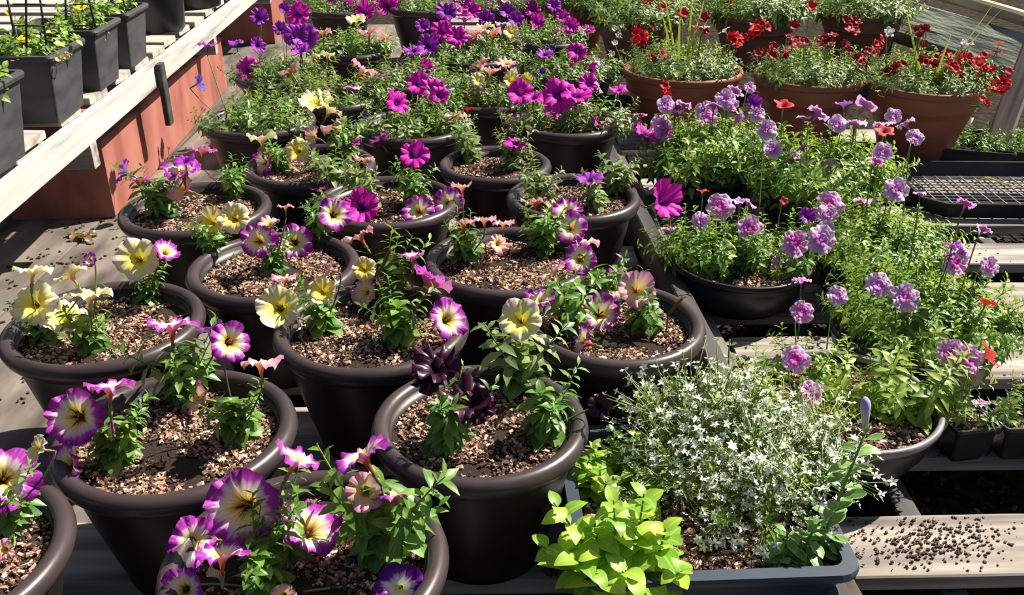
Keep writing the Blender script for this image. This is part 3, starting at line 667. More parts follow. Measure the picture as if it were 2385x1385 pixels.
# empty mesh tray
tz = .055
A = at(2172, 477, tz); 
ty0 = A.y; ty1 = at(2250, 378, tz).y; tx0 = at(2140, 430, tz).x - .03; tx1 = tx0 + .62; chm = .06
t = thing('mesh_tray', 'empty black mesh-bottomed plant tray with clipped corners', 'tray', ((tx0 + tx1) / 2, (ty0 + ty1) / 2, 0), (0, 0, -.03))
W_, H_ = tx1 - tx0, ty1 - ty0
def octring(w, h, c, z): return [(w / 2, -h / 2 + c, z), (w / 2, h / 2 - c, z), (w / 2 - c, h / 2, z), (-w / 2 + c, h / 2, z), (-w / 2, h / 2 - c, z), (-w / 2, -h / 2 + c, z), (-w / 2 + c, -h / 2, z), (w / 2 - c, -h / 2, z)]
mb = MB(); rs = [octring(W_ - .02, H_ - .02, chm, .004), octring(W_, H_, chm, tz), octring(W_ + .012, H_ + .012, chm, tz), octring(W_ + .012, H_ + .012, chm, tz + .003), octring(W_ - .006, H_ - .006, chm, tz + .003), octring(W_ - .03, H_ - .03, chm, .004)]
vs = [p for r_ in rs for p in r_]; fs = []
for i in range(6):
    for j in range(8): i2 = (i + 1) % 6; j2 = (j + 1) % 8; fs.append((i * 8 + j, i * 8 + j2, i2 * 8 + j2, i2 * 8 + j))
mb.add(vs, fs); obj('tray_wall', mb.mesh('tray_wall', M['black'], False), t)
mb = MB(); k = 0
M['traymesh'] = noisy('grey_black_mesh', [(0.3, (0.12, 0.122, 0.13)), (0.7, (0.26, 0.26, 0.27))], (14, 14, 14), 0.32, 0)
for i in range(1, 14):
    x = -W_ / 2 + W_ * i / 14
    cl = H_ - .03 - 2 * max(0, abs(x) - (W_ / 2 - chm)); add_box(mb, (x, 0, .009), (.004, cl, .005))
for i in range(1, 15):
    y = -H_ / 2 + H_ * i / 15; cl = W_ - .03 - 2 * max(0, abs(y) - (H_ / 2 - chm)); add_box(mb, (0, y, .009), (cl, .003, .004))
stuff(obj('mesh_bottom', mb.mesh('mesh_bottom', M['traymesh'], False), t))
q = at(2330, 425, .02); mb = MB(); pts = [Vector(p) for p in ((-.07, .03, .004), (-.03, .035, .016), (.02, .0, .006), (.06, -.04, .004))]
add_tube(mb, pts, [.003, .004, .003, .002], 6); tw_ = thing('dry_twig', 'dry straw-coloured twig lying on the empty mesh tray', 'twig', (q.x, q.y, .01), data=mb.mesh('dry_twig', M['strawblade']))

# timbers at the upper right
def timber(name, lab, A, B, h, th, mat, roll=0):
    d = B - A; L = d.length; c = (A + B) / 2; t = thing(name, lab, 'timber', (c.x, c.y, c.z)); yaw = math.atan2(d.y, d.x); pit = -math.asin(d.z / L)
    me = bbox_mesh('beam', (L, th, h), M[mat], min(h, th) * .2, 2, .012); obj('beam', me, t, (0, 0, 0), Quaternion((0, 0, 1), yaw) @ Quaternion((0, 1, 0), pit) @ Quaternion((1, 0, 0), roll)); return t
A = at(2080, 42, .20); Bq = at(2420, 150, .20); ex = (Bq - A) * .6
timber('old_timber', 'thick mossy grey timber behind the right terracotta pot', A, Bq + ex, .24, .09, 'mosswood', -.95)
A2 = at(2150, -25, .34); B2 = at(2430, 55, .34); timber('old_timber', 'tan sunlit rail above the mossy timber', A2 - (B2 - A2) * .3, B2 + (B2 - A2) * .5, .06, .06, 'tanwood')
for xx, yy in ((2115, 70),):
    c = at(xx, yy, .0); timber('timber_post', 'short dark post at the end of the mossy timber', Vector((A.x, A.y + .02, -.05)), Vector((A.x, A.y + .02, .42)), .06, .06, 'darkwood')
A3 = at(2312, 372, .0); B3 = aty(2400, 130, A3.y + .25)
timber('brace_board', 'leaning grey brace board at the right edge', A3, B3 + (B3 - A3) * .3, .035, .085, 'wood')
# trays of seedlings beyond the brace
for (lab, x, y) in (('black tray of small green seedlings between terracotta pot and brace', 2265, 325), ('black tray of seedlings beyond the leaning grey brace', 2400, 330)):
    c = at(x, y, .06); t = thing('seedling_tray', lab, 'tray', (c.x, c.y, 0), (0, 0, -.3)); a, b = frustum('tray_body', 'black', .22, .26, .26, .30, .06, .003, .01, .004)
    obj('tray_body', a, t); obj('rim', b, t)
    p = thing('seedlings', 'dark green seedlings filling the ' + lab, 'seedlings', (c.x, c.y, .05)); 
    p['label'] = ('mat of dark green seedlings in the tray nearer the terracotta pot' if x < 2300 else 'mat of dark green seedlings in the tray beyond the brace')
    for k in range(46): obj('shoot', R.choice(SH['petmid']), p, (R.uniform(-.11, .11), R.uniform(-.12, .14), -.02), aim(Vector((R.gauss(0, .3), R.gauss(0, .3), 1))), R.uniform(.05, .09))
mb = MB(); add_box(mb, (0, 0, .04), (.018, .002, .09)); c = at(2246, 320, .04); thing('plant_tag', 'white plant tag in the seedling tray at right', 'tag', c, (.2, 0, .2), data=mb.mesh('plant_tag', M['tag']))

# ------------------------------------------------------------------ plants
PLANTS = []
def register(o, base, px, py, key, reach=.16): PLANTS.append(dict(o=o, base=base, px=px, py=py, key=key, reach=reach))
def petunia(pot, px, py, size, kind, lab, height=.5, nl=26, zsoil=None, lk='ovate', sprigs=3, sm='leaf', stems=0):
    """leafy clump, every leaf its own part"""
    zz = .26 - .034 if zsoil is None else zsoil
    c = at(px, py, zz); t = thing('petunia', lab, 'plant', c)
    Hh = size * height
    mb = MB(); add_tube(mb, [Vector((0, 0, -.012)), Vector((0, 0, Hh))], [.0028, .0016], 6); obj('stem', mb.mesh('stem', M['stem']), t)
    for i in range(nl):
        u = i / nl; az = i * 2.39996 + R.uniform(-.3, .3); el = -.15 + 1.05 * u ** 1.4 + R.uniform(-.15, .15)
        L = size * (.68 - .36 * u) * R.uniform(.8, 1.15); z = .006 + Hh * u ** .9
        obj('leaf', leaf_mesh('broad' if i < nl * .4 else lk, kind), t, (0, 0, z), leaf_rot(az, el, R.uniform(-.35, .35)), L)
    for s in range(sprigs):
        az = R.uniform(0, 6.28); d = Vector((math.cos(az) * .5, math.sin(az) * .5, 1)).normalized()
        obj('shoot', R.choice(SH['petmid' if kind in ('leaf', 'leafd') else 'petfar']), t, (0, 0, .01), aim(d), size * R.uniform(.75, 1.25) * (height + .6))
    register(t, c, px, py, pot); return t
def sprig_plant(name, pot, c, spread, n, lmin, lmax, key, lab, cat='plant', tilt=.55, up=1.0, mix=None, leafscale=1):
    t = thing(name, lab, cat, c)
    for i in range(n):
        a = R.uniform(0, 6.2832); rr = math.sqrt(R.random()) * spread; x, y = rr * math.cos(a), rr * math.sin(a)
        d = Vector((x / max(spread, .01) * tilt + R.gauss(0, .22), y / max(spread, .01) * tilt + R.gauss(0, .22), up))
        kk = key if (mix is None or R.random() > .35) else mix
        obj('flowering_shoot' if kk == 'white' else 'shoot', R.choice(SH[kk]), t, (x, y, -.008), aim(d, R.uniform(0, 6)), R.uniform(lmin, lmax))
    px, py, _ = project(Vector(c)); register(t, Vector(c), px, py, pot); return t

# near petunias: (pot, px, py, size m, leaf colour, height ratio, leaves, label)
NEAR = [
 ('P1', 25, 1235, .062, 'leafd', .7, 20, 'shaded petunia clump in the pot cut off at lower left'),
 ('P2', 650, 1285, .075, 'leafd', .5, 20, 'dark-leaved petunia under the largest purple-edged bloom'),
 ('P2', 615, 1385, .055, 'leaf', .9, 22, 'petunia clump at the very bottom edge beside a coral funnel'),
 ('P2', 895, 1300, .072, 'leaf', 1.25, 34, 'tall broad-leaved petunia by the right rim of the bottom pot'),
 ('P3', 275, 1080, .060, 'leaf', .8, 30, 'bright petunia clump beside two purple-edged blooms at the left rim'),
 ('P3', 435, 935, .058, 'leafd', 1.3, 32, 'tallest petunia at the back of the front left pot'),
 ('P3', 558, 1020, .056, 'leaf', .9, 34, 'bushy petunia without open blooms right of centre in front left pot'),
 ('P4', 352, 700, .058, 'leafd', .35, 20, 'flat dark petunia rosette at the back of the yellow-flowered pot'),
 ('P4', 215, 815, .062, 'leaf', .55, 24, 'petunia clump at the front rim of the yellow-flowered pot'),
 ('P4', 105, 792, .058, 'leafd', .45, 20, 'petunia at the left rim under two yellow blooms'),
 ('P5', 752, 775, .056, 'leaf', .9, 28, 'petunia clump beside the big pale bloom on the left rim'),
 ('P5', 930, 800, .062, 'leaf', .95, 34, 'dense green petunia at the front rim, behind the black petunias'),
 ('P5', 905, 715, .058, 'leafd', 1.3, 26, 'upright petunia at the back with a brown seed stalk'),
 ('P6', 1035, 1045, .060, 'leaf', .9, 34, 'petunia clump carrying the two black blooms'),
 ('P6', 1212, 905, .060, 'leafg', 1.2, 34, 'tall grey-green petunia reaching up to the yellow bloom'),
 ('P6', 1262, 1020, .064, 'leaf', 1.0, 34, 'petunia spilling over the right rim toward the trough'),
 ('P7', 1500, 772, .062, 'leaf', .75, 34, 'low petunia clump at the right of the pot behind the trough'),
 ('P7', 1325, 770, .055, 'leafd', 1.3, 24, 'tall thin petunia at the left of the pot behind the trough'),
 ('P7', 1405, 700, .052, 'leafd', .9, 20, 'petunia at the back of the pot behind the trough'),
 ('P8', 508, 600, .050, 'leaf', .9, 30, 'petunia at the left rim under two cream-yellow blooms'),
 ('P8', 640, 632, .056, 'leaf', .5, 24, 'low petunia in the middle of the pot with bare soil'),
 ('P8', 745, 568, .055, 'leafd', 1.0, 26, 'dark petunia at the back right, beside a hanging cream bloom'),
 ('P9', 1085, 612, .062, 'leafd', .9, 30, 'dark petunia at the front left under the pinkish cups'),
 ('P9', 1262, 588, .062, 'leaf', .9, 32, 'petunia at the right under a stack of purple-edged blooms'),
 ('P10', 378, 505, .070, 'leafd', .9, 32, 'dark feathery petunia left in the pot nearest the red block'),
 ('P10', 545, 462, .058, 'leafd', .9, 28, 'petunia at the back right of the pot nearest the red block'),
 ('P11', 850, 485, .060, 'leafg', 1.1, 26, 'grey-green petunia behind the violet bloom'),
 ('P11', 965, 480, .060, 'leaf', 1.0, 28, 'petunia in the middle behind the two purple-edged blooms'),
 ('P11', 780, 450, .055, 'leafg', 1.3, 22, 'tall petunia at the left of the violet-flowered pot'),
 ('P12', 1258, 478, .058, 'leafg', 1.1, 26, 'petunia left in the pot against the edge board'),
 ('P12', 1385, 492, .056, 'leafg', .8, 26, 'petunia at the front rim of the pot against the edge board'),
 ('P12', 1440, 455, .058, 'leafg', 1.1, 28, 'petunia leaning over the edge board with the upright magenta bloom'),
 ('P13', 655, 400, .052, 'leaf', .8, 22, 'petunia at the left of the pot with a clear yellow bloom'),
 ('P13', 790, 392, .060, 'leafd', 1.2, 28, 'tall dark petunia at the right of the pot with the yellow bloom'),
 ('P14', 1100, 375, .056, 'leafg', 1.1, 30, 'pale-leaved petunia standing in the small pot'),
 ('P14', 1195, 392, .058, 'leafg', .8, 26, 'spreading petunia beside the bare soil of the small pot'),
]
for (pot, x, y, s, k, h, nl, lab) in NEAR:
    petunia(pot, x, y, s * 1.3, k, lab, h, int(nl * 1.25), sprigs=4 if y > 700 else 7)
# far petunias: shoots
FAR = {'P15': 'beside the far end of the red block', 'P16': 'half hidden behind the yellow star-shaped bloom', 'P17': 'of the thickest magenta flowers', 'P18': 'behind the small pot',
       'P19': 'left of the ring-eyed yellow blooms', 'P20': 'behind the dark far-left rims', 'P21': 'behind the yellow star-shaped bloom', 'P22': 'with blooms hanging over its rim',
       'P23': 'in front of the old terracotta pot', 'P24': 'beneath the far pink cluster', 'P25': 'with an empty front rim at the top edge', 'P26': 'beside the red post', 'P27': 'behind the thickest magenta flowers', 'P28': 'at the top edge among violet blooms'}
for k, ph in FAR.items():
    p = PT[k]
    for (dx, dy, w) in ((-.085, -.03, 'left'), (.085, -.025, 'right'), (0, .08, 'back')):
        sprig_plant('petunia', k, (p.x + dx, p.y + dy, .228), 0.08, 25, .07, .14, 'petfar', 'petunia at the %s of the pot %s' % (w, ph), tilt=.8, mix='petmid')
# terracotta plantings
TL = {'T1': 'nearest the magenta petunias', 'T2': 'in the middle of the near terracotta row', 'T3': 'by the grey brace', 'T4': 'in the faded terracotta pot', 'T5': 'in the dark terracotta pot at the top edge',
      'T6': 'behind the middle terracotta pot', 'T7': 'near the mossy timber'}
for k, ph in TL.items():
    p = PT[k]; sprig_plant('verbena', k, (p.x, p.y, .25), .17 if k in ('T1', 'T2', 'T3') else .20, 150, .07, .15 if k in ('T1', 'T2', 'T3') else .22, 'verb', 'mounded red-flowered verbena ' + ph, tilt=.9, mix='petfar')
# calibrachoa in bowls
BL = {'B1': 'behind the upright magenta bloom', 'B2': 'beside the mesh tray', 'B3': 'over the bowl with its front side showing', 'B4': 'behind the big double lavender blooms', 'B5': 'just behind the front bowl', 'B6': 'in the front bowl'}
for k, ph in BL.items():
    p = PT[k]
    if k == 'B6':
        for (dx, dy, w, n_, ml) in ((-.02, .09, 'tall leafy calibrachoa at the back of the front bowl', 16, 'cali'), (-.12, -.03, 'small yellowing calibrachoa at the left of the front bowl', 14, 'cali'), (.13, 0, 'bright calibrachoa spilling over the right rim of front bowl', 30, 'cali')):
            sprig_plant('calibrachoa', k, (p.x + dx, p.y + dy, .108), .06, n_, .07, .13 if n_ < 20 else .17, ml, w, tilt=.8)
    elif k == 'B3':
        sprig_plant('calibrachoa', k, (p.x - .07, p.y + .03, .108), .085, 60, .08, .14, 'calig', 'dark green calibrachoa clump at the left of the front-showing bowl', tilt=.7, mix='cali')
        sprig_plant('calibrachoa', k, (p.x + .09, p.y + .02, .108), .075, 50, .07, .14, 'cali', 'lighter calibrachoa clump at the right of the front-showing bowl', tilt=.9, mix='calig')
    else:
        l0, l1 = {'B1': (.09, .205), 'B2': (.09, .20), 'B4': (.07, .145), 'B5': (.07, .15)}[k]; sprig_plant('calibrachoa', k, (p.x + (.03 if k == 'B5' else 0), p.y + (.03 if k == 'B5' else .015), .108), .155 if k != 'B5' else .135, 230, l0, l1, 'cali', 'mounded lavender-flowered calibrachoa ' + ph, tilt=.95, mix='calig')
# bench planters
for i, (t, w, h, d) in enumerate(BX):
    sprig_plant('viola', 'X%d' % i, (t.location.x, t.location.y, BT + h - .03), w * .40, 34, .05, .105, 'viola', ('sparse viola in the nearest square planter', 'viola with yellow blooms in the second square planter', 'viola round the wire in the third square planter', 'viola in the fourth square planter by the round pot')[i], tilt=.6, mix='petfar')
# tiny pots
for k, lab in (('S0', 'drooping seedling in the tiny pot with the fallen bloom'), ('S1', 'thin seedling in the tiny pot at the right edge')):
    p = PT[k]; sprig_plant('seedling', k, (p.x, p.y, .078), .03, 9, .04, .09, 'petfar', lab, tilt=.9)

# ---- trough plants
ZT = TZ - .033
def lime_stem(t, base, top, n, L, kind='lime', lk='ovate', open_=0.0):
    A_ = base - Vector(t.location); B_ = top - Vector(t.location); mid = (A_ + B_) / 2 + Vector((R.uniform(-.01, .01), R.uniform(-.01, .01), 0))
    pts = bez(A_, mid, B_, 7); mb = MB(); add_tube(mb, pts, [.0026 - .0002 * i for i in range(7)], 6); obj('stem', mb.mesh('stem', M['stem']), t)
    for i in range(n):
        u = (i // 2 + .5) / (n / 2); p = A_ * (1 - u) ** 2 + mid * 2 * u * (1 - u) + B_ * u * u
        az = (i // 2) * 1.57 + (i % 2) * math.pi + R.uniform(-.3, .3) + .5; el = .1 + .7 * u * (1 - open_) + R.uniform(-.15, .15)
        obj('leaf', leaf_mesh(lk, kind), t, p, leaf_rot(az, el, R.uniform(-.3, .3)), L * (1.15 - .6 * u) * R.uniform(.85, 1.15))
lb = at(1440, 1335, ZT); t = thing('lime_petunia', 'lime green broad-leaved plant spilling over the near left trough corner', 'plant', lb)
for (bx, by, tx, ty, n_, L) in ((1400, 1330, 1290, 1170, 12, .050), (1440, 1330, 1430, 1165, 16, .045), (1470, 1310, 1500, 1150, 16, .048), (1510, 1330, 1550, 1230, 10, .050), (1380, 1340, 1260, 1270, 8, .055), (1440, 1350, 1370, 1330, 8, .06), (1530, 1345, 1590, 1330, 8, .045), (1420, 1320, 1385, 1220, 12, .05), (1480, 1330, 1480, 1240, 10, .055), (1400, 1345, 1340, 1300, 10, .055), (1470, 1345, 1450, 1330, 8, .06)):
    b_ = at(bx, by, ZT); lime_stem(t, b_, aty(tx, ty, b_.y - .02 if ty < 1300 else b_.y - .05), n_ + 4, L * 1.12, 'lime', 'ovate' if ty < 1200 else 'broad')
register(t, lb, 1440, 1335, 'Q1')
wb_ = at(1725, 1125, ZT); t = sprig_plant('white_euphorbia', 'Q2', (wb_.x, wb_.y, ZT), .10, 95, .08, .15, 'white', 'airy bush of tiny white flowers in the middle of the trough', tilt=.75)
for i in range(22): # fringe toward the bowl
    a = R.uniform(0, 6.28); obj('flowering_shoot', R.choice(SH['white']), t, (R.uniform(-.11, .02), R.uniform(.0, .10), 0), aim(Vector((R.gauss(-.2, .3), R.gauss(.2, .3), 1))), R.uniform(.12, .17))
gb = at(1420, 1120, ZT); t = thing('small_green_plant', 'yellow-green leafy plant at the back left of the trough', 'plant', gb)
for (bx, by, tx, ty, n_, L) in ((1400, 1120, 1380, 1040, 14, .026), (1430, 1110, 1480, 1010, 16, .024), (1450, 1140, 1480, 1090, 12, .032), (1380, 1150, 1375, 1090, 12, .028), (1470, 1090, 1520, 1060, 14, .022), (1500, 1180, 1530, 1130, 10, .034), (1400, 1090, 1430, 1000, 12, .022), (1360, 1130, 1350, 1060, 12, .028), (1440, 1170, 1410, 1120, 12, .03), (1480, 1150, 1550, 1100, 12, .026), (1520, 1120, 1540, 1040, 12, .024)):
    b_ = at(bx, by, ZT); lime_stem(t, b_, aty(tx, ty, b_.y), n_ + 4, L * 1.4, 'lime' if R.random() < .4 else 'leafy')
register(t, gb, 1420, 1120, 'Q3')
vb = at(1830, 1300, ZT); t = thing('variegated_petunia', 'pale-edged petunia rosette in the near right trough corner', 'plant', vb)
for (bx, by, tx, ty, n_, L) in ((1830, 1300, 1835, 1240, 16, .042), (1870, 1300, 1910, 1215, 14, .040), (1830, 1310, 1800, 1290, 10, .036), (1900, 1290, 1945, 1240, 12, .038), (1830, 1320, 1835, 1320, 8, .036)):
    b_ = at(bx, by, ZT); lime_stem(t, b_, aty(tx, ty, b_.y), n_, L, 'varieg', 'spoon', .4)
register(t, vb, 1830, 1300, 'Q4')
sb = at(1905, 1290, ZT); t = thing('budding_petunia', 'long arching leafy stem rising above the trough with a closed lavender bud', 'plant', sb)
P0 = sb - Vector(t.location); P1_ = aty(1955, 1150, sb.y) - Vector(t.location); P2_ = aty(2015, 1010, sb.y + .03) - Vector(t.location)
mb = MB(); pts = bez(P0, P1_, P2_, 12); add_tube(mb, pts, [.0032 - .00012 * i for i in range(12)], 7); obj('stem', mb.mesh('stem', M['stem']), t)
for i in range(26):
    u = .12 + .86 * i / 26; p = P0 * (1 - u) ** 2 + P1_ * 2 * u * (1 - u) + P2_ * u * u
    az = (0 if i % 2 else math.pi) + R.uniform(-.9, .9); obj('leaf', leaf_mesh('spoon', 'varieg'), t, p, leaf_rot(az, .45 + R.uniform(-.2, .3), R.uniform(-.3, .3)), (.043 - .012 * u) * R.uniform(.8, 1.1))
B_ = aty(2016, 925, sb.y + .04) - Vector(t.location); mb = MB(); dd = (B_ - P2_)
add_tube(mb, [P2_ + dd * u for u in (0, .2, .45, .75, .9, 1)], [.0025, .0042, .006, .0078, .0068, .003], 10)
m_bud, nt, p_, o_ = newmat('lavender_bud'); tc = N(nt, 'ShaderNodeTexCoord'); sx = N(nt, 'ShaderNodeSeparateXYZ'); nt.links.new(tc.outputs['Generated'], sx.inputs[0])
nt.links.new(ramp(nt, [(0, (0.25, 0.40, 0.18)), (0.45, (0.50, 0.55, 0.48)), (0.8, (0.46, 0.40, 0.74)), (1, (0.38, 0.28, 0.68))], sx.outputs[2]).outputs[0], p_.inputs[0]); p_.inputs['Roughness'].default_value = .6
bd = obj('bud', mb.mesh('bud', m_bud), t); cal = MB()
for k in range(5):
    v, f, u = leaf_pts(.022, .006, -.2, .2, 'narrow', 3); q = leaf_rot(k * 1.2566, 1.15); cal.add([P2_ + q @ x for x in v], f, u)
obj('calyx', cal.mesh('calyx', M['stem']), bd)
register(t, sb, 5000, 5000, 'Q5')
# yellow-green sprig and straying stem beside the edge board
c = at(1560, 1010, ZT); t = thing('golden_sprig', 'golden-leaved sprig standing at the back of the trough', 'plant', c)
for (tx, ty) in ((1560, 885), (1530, 915)): lime_stem(t, c, aty(tx, ty, c.y), 12, .03, 'yellowleaf', 'spoon')
c = at(1700, 900, .0); t = thing('stray_shoot', 'blue-green shoot straying between the brown pots and the front bowl', 'plant', c)
for (tx, ty) in ((1665, 815), (1700, 790), (1745, 830)): lime_stem(t, c, aty(tx, ty, c.y), 8, .038, 'leafg', 'broad')
# yellow leaves in the front bowl
c = at(1960, 960, .108); t = thing('yellowing_plant', 'yellowing leafy plant at the front of the worn-rim bowl', 'plant', c)
for (bx, by, tx, ty) in ((1930, 960, 1890, 960), (1960, 950, 2000, 905), (1900, 950, 1860, 930), (1960, 970, 1985, 960), (1870, 990, 1850, 1000), (1940, 940, 1920, 900)):
    b_ = at(bx, by, .108); lime_stem(t, b_, aty(tx, ty, b_.y), 10, .036, 'yellowleaf', 'narrow')
for (x, y, lab) in ((1562, 945, 'white oval plant tag standing behind the white-flowered bush'), (1612, 975, 'pale pinkish plant tag beside the golden sprig')):
    c = at(x, y, .20); mb = MB(); n_ = 18
    vs = [(.014 * math.cos(2 * math.pi * j / n_), s * .0006, .022 * math.sin(2 * math.pi * j / n_)) for s in (-1, 1) for j in range(n_)]
    mb.add(vs, [tuple(range(n_)), tuple(range(n_, 2 * n_))[::-1]] + [(j, n_ + j, n_ + (j + 1) % n_, (j + 1) % n_) for j in range(n_)])
    add_box(mb, (0, 0, -.05), (.006, .0012, .07)); thing('plant_tag', lab, 'tag', (c.x, c.y, .19), (-.35, 0, R.uniform(-.2, .2)), data=mb.mesh('plant_tag', M['tag'], False))
# brown seed stalks
for (x, y, x2, y2, pot, lab) in ((880, 640, 912, 578, 'P5', 'brown dried stalk sticking up from the pot behind the black petunias'), (1555, 735, 1592, 690, 'P7', 'brown dried stalk leaning over the rim of the pot behind the trough')):
    Y = PT[pot].y + (.02 if pot != 'P7' else 0); A_ = aty(x, y, Y); B_ = aty(x2, y2, Y); mb = MB(); A0 = Vector((A_.x - .0, A_.y, .22 if pot[0] == 'P' else .11)); 
    add_tube(mb, [A0 - A0, A_ - A0, (A_ + B_) / 2 - A0, B_ - A0], [.0015, .002, .004, .0035], 6); thing('dry_stalk', lab, 'stalk', A0, data=mb.mesh('dry_stalk', M['deadleaf']))

# ------------------------------------------------------------------ blooms (x, y, radius px, type, pose)
POSE = {'f': (0, 35), 'fl': (-45, 32), 'fr': (45, 32), 'u': (0, 78), 'ul': (-70, 60), 'ur': (70, 60), 'b': (180, 72), 'bl': (-125, 50), 'br': (125, 50), 'l': (-85, 25), 'r': (85, 25)}
BLOOMS = '''10 1115 78 P fr|180 970 68 P f|162 1082 62 P fl|88 1045 36 Y fl|255 903 58 P b|262 1005 24 P fl|458 925 44 C fl|400 760 60 P b|535 797 50 P fr|492 768 30 V bl|608 848 50 C b|570 1178 90 P f|448 1262 62 P fr|518 1293 65 P b|430 1372 55 P f|720 1236 74 P ur|930 1370 62 D f|850 1145 48 C f|920 1152 42 P b|690 1072 60 P br|845 1062 70 P bl|12 1278 26 C f|662 1385 30 C f
75 632 44 Y b|322 603 52 Y f|385 588 33 P ur|80 707 54 Y f|148 742 54 Y u|208 690 55 Y b|165 640 40 Y bl|210 605 18 P f
425 398 46 P u|428 440 38 C fl|472 352 32 P b|290 402 34 V l|330 420 28 P b|430 376 26 V u
495 518 35 G f|547 508 38 Y f|603 560 45 P f|686 563 45 P f|627 522 26 C u|665 482 20 C b|838 550 40 C bl|768 626 24 C l|662 650 30 C b
652 716 52 Y f|752 678 34 G f|848 626 29 G f|852 680 36 C fl|886 650 24 P b|1000 662 56 P br|1042 745 52 P fr|960 596 30 P b|1000 640 34 M br
1078 522 28 C b|1128 514 28 C b|1172 522 26 C b|1160 568 26 C fr|1330 530 42 P f|1322 492 38 P u|1360 566 42 C b|1352 603 40 P f|1288 636 36 C bl
1213 745 52 Y f|1268 740 40 Y b|1258 698 36 P u|1430 665 44 P f|1482 675 45 C f|1396 730 48 P f|1358 795 44 P l
1018 856 60 B u|1005 875 48 B fl|1092 938 64 B u|1110 948 44 B f|1395 945 30 B f|1112 965 30 B fl
1372 420 34 V u|1245 475 36 C b|1543 468 48 M fr|778 500 42 P fr|845 482 42 M f|975 490 40 P f|1046 472 38 P f|1076 438 26 C b|756 424 30 M br|742 445 20 M b
1200 336 28 M u|965 360 36 M f|885 326 28 M bl|815 335 26 M u|615 378 38 P fl|695 350 30 G f|610 326 36 Y b|780 295 34 C bl|730 318 26 C fl|850 372 26 C b
580 162 32 M f|615 265 26 V f|462 195 20 U r|550 100 18 V u|600 106 20 V fr|482 105 22 V b|605 40 22 V f|690 82 30 V f|663 20 14 V f
740 243 42 Y u|768 258 32 Y br|925 240 32 M fr|852 266 13 U l|800 215 32 M u|768 226 20 M b|845 160 32 C br|875 186 28 M u|820 208 22 L b|675 165 28 C bl
990 163 26 M f|975 195 30 M f|1005 208 30 M f|1022 222 24 M f|1040 195 14 Y f|1108 218 27 M f|1120 150 28 C bl|1142 168 24 C b|1178 150 27 C u|1113 186 18 Y f|1190 187 19 G f|1228 184 15 G f
1210 216 32 M f|1242 228 25 M u|1300 222 42 M f|1342 226 38 M u|1302 248 40 M f|1350 266 36 M f|1402 292 32 M ur|1205 292 30 P f|1180 272 16 C b|1060 272 26 C b|1090 256 18 R b
1372 196 26 M f|1376 170 28 M f|1352 150 28 M f|1344 120 24 M f|1392 205 16 L r|1440 210 22 M u|1366 76 22 M u|1310 40 18 M f|1252 52 18 M f|1240 22 22 M f|1268 128 22 V u|1284 112 11 U f|1262 168 10 U f
695 30 30 M f|652 66 18 V f|712 88 32 V f|752 76 22 C b|700 122 22 V u|830 47 24 Y u|858 76 28 C b|896 88 20 C br|762 128 20 Y b|727 137 20 Y bl|772 106 15 L b|812 20 28 M f|850 28 24 M f|902 12 28 M f|932 16 26 M f|780 8 24 M f
962 120 25 V u|1000 105 27 V f|1030 72 27 M f|1066 86 26 M f|1086 102 22 M f|1040 28 26 V f|1076 8 27 M f|1082 46 22 K b|1132 42 20 V f|1152 10 24 M f|1182 26 20 V f|1130 64 22 Y b|1108 78 24 C b|1148 76 28 C b|1190 74 19 Y f|1170 58 18 L b|1202 46 20 V f|1288 76 15 C u|1312 86 22 M f|1222 8 20 L f|985 60 18 V f|1100 25 22 M f|1290 14 18 V f|1215 100 20 M u|1330 60 18 M f'''
RIGHT = '''1505 312 30 M ur|1492 270 14 K b|1540 292 22 L f|1550 246 20 L f|1572 262 20 L b|1592 246 18 L br|1548 308 22 K f|1642 262 24 L f|1662 248 20 K b|1648 278 20 K f|1690 232 22 L f|1712 214 20 L br|1746 204 13 L f|1702 244 18 K f|1722 277 20 L l|1756 238 16 V f|1762 266 18 L f|1785 302 22 L f|1765 332 15 L b|1705 360 18 L f|1800 348 21 L f|1850 372 21 L f|1870 345 15 K bl|1825 246 22 R u|1872 276 16 L b|1905 266 24 L br|1950 290 20 L f|1966 246 18 V b|2016 246 24 L br|1990 290 26 L b|2080 270 18 L f|2056 292 20 L b|2110 290 20 L bl|2131 321 19 L f|2060 306 22 E u|2056 353 21 L f|2042 377 15 K br|1893 412 25 K bl|1930 396 25 L f|1922 412 20 K f|1942 450 30 L f|1930 476 30 K f|1926 500 24 L f|1880 502 18 V f|1660 420 24 L b|1636 446 14 E b|1676 482 30 K f|1722 470 22 L b|1742 476 18 L br|1630 514 20 L f|1746 534 28 K f|1556 536 16 K b|1826 468 10 E f|2010 470 20 K b|2086 442 28 L f|2142 452 13 L b|2250 476 20 K br|1850 566 30 K f|1910 560 32 L f|1922 536 20 K f|1952 586 20 L fr|1820 624 28 L f|1790 600 15 K f|1866 656 20 K b|1950 690 22 L f|1866 726 25 K f|2046 665 28 L f|2106 692 31 L f|2222 610 29 K f|2236 586 24 L fr|2216 570 18 V b|2302 620 22 L f|2290 535 18 L br|2186 746 18 K b|2212 824 32 K f|2252 836 31 K f|2300 828 32 E r|2296 706 20 R br|1850 836 30 K f|1885 916 28 K f|2282 940 22 K b'''
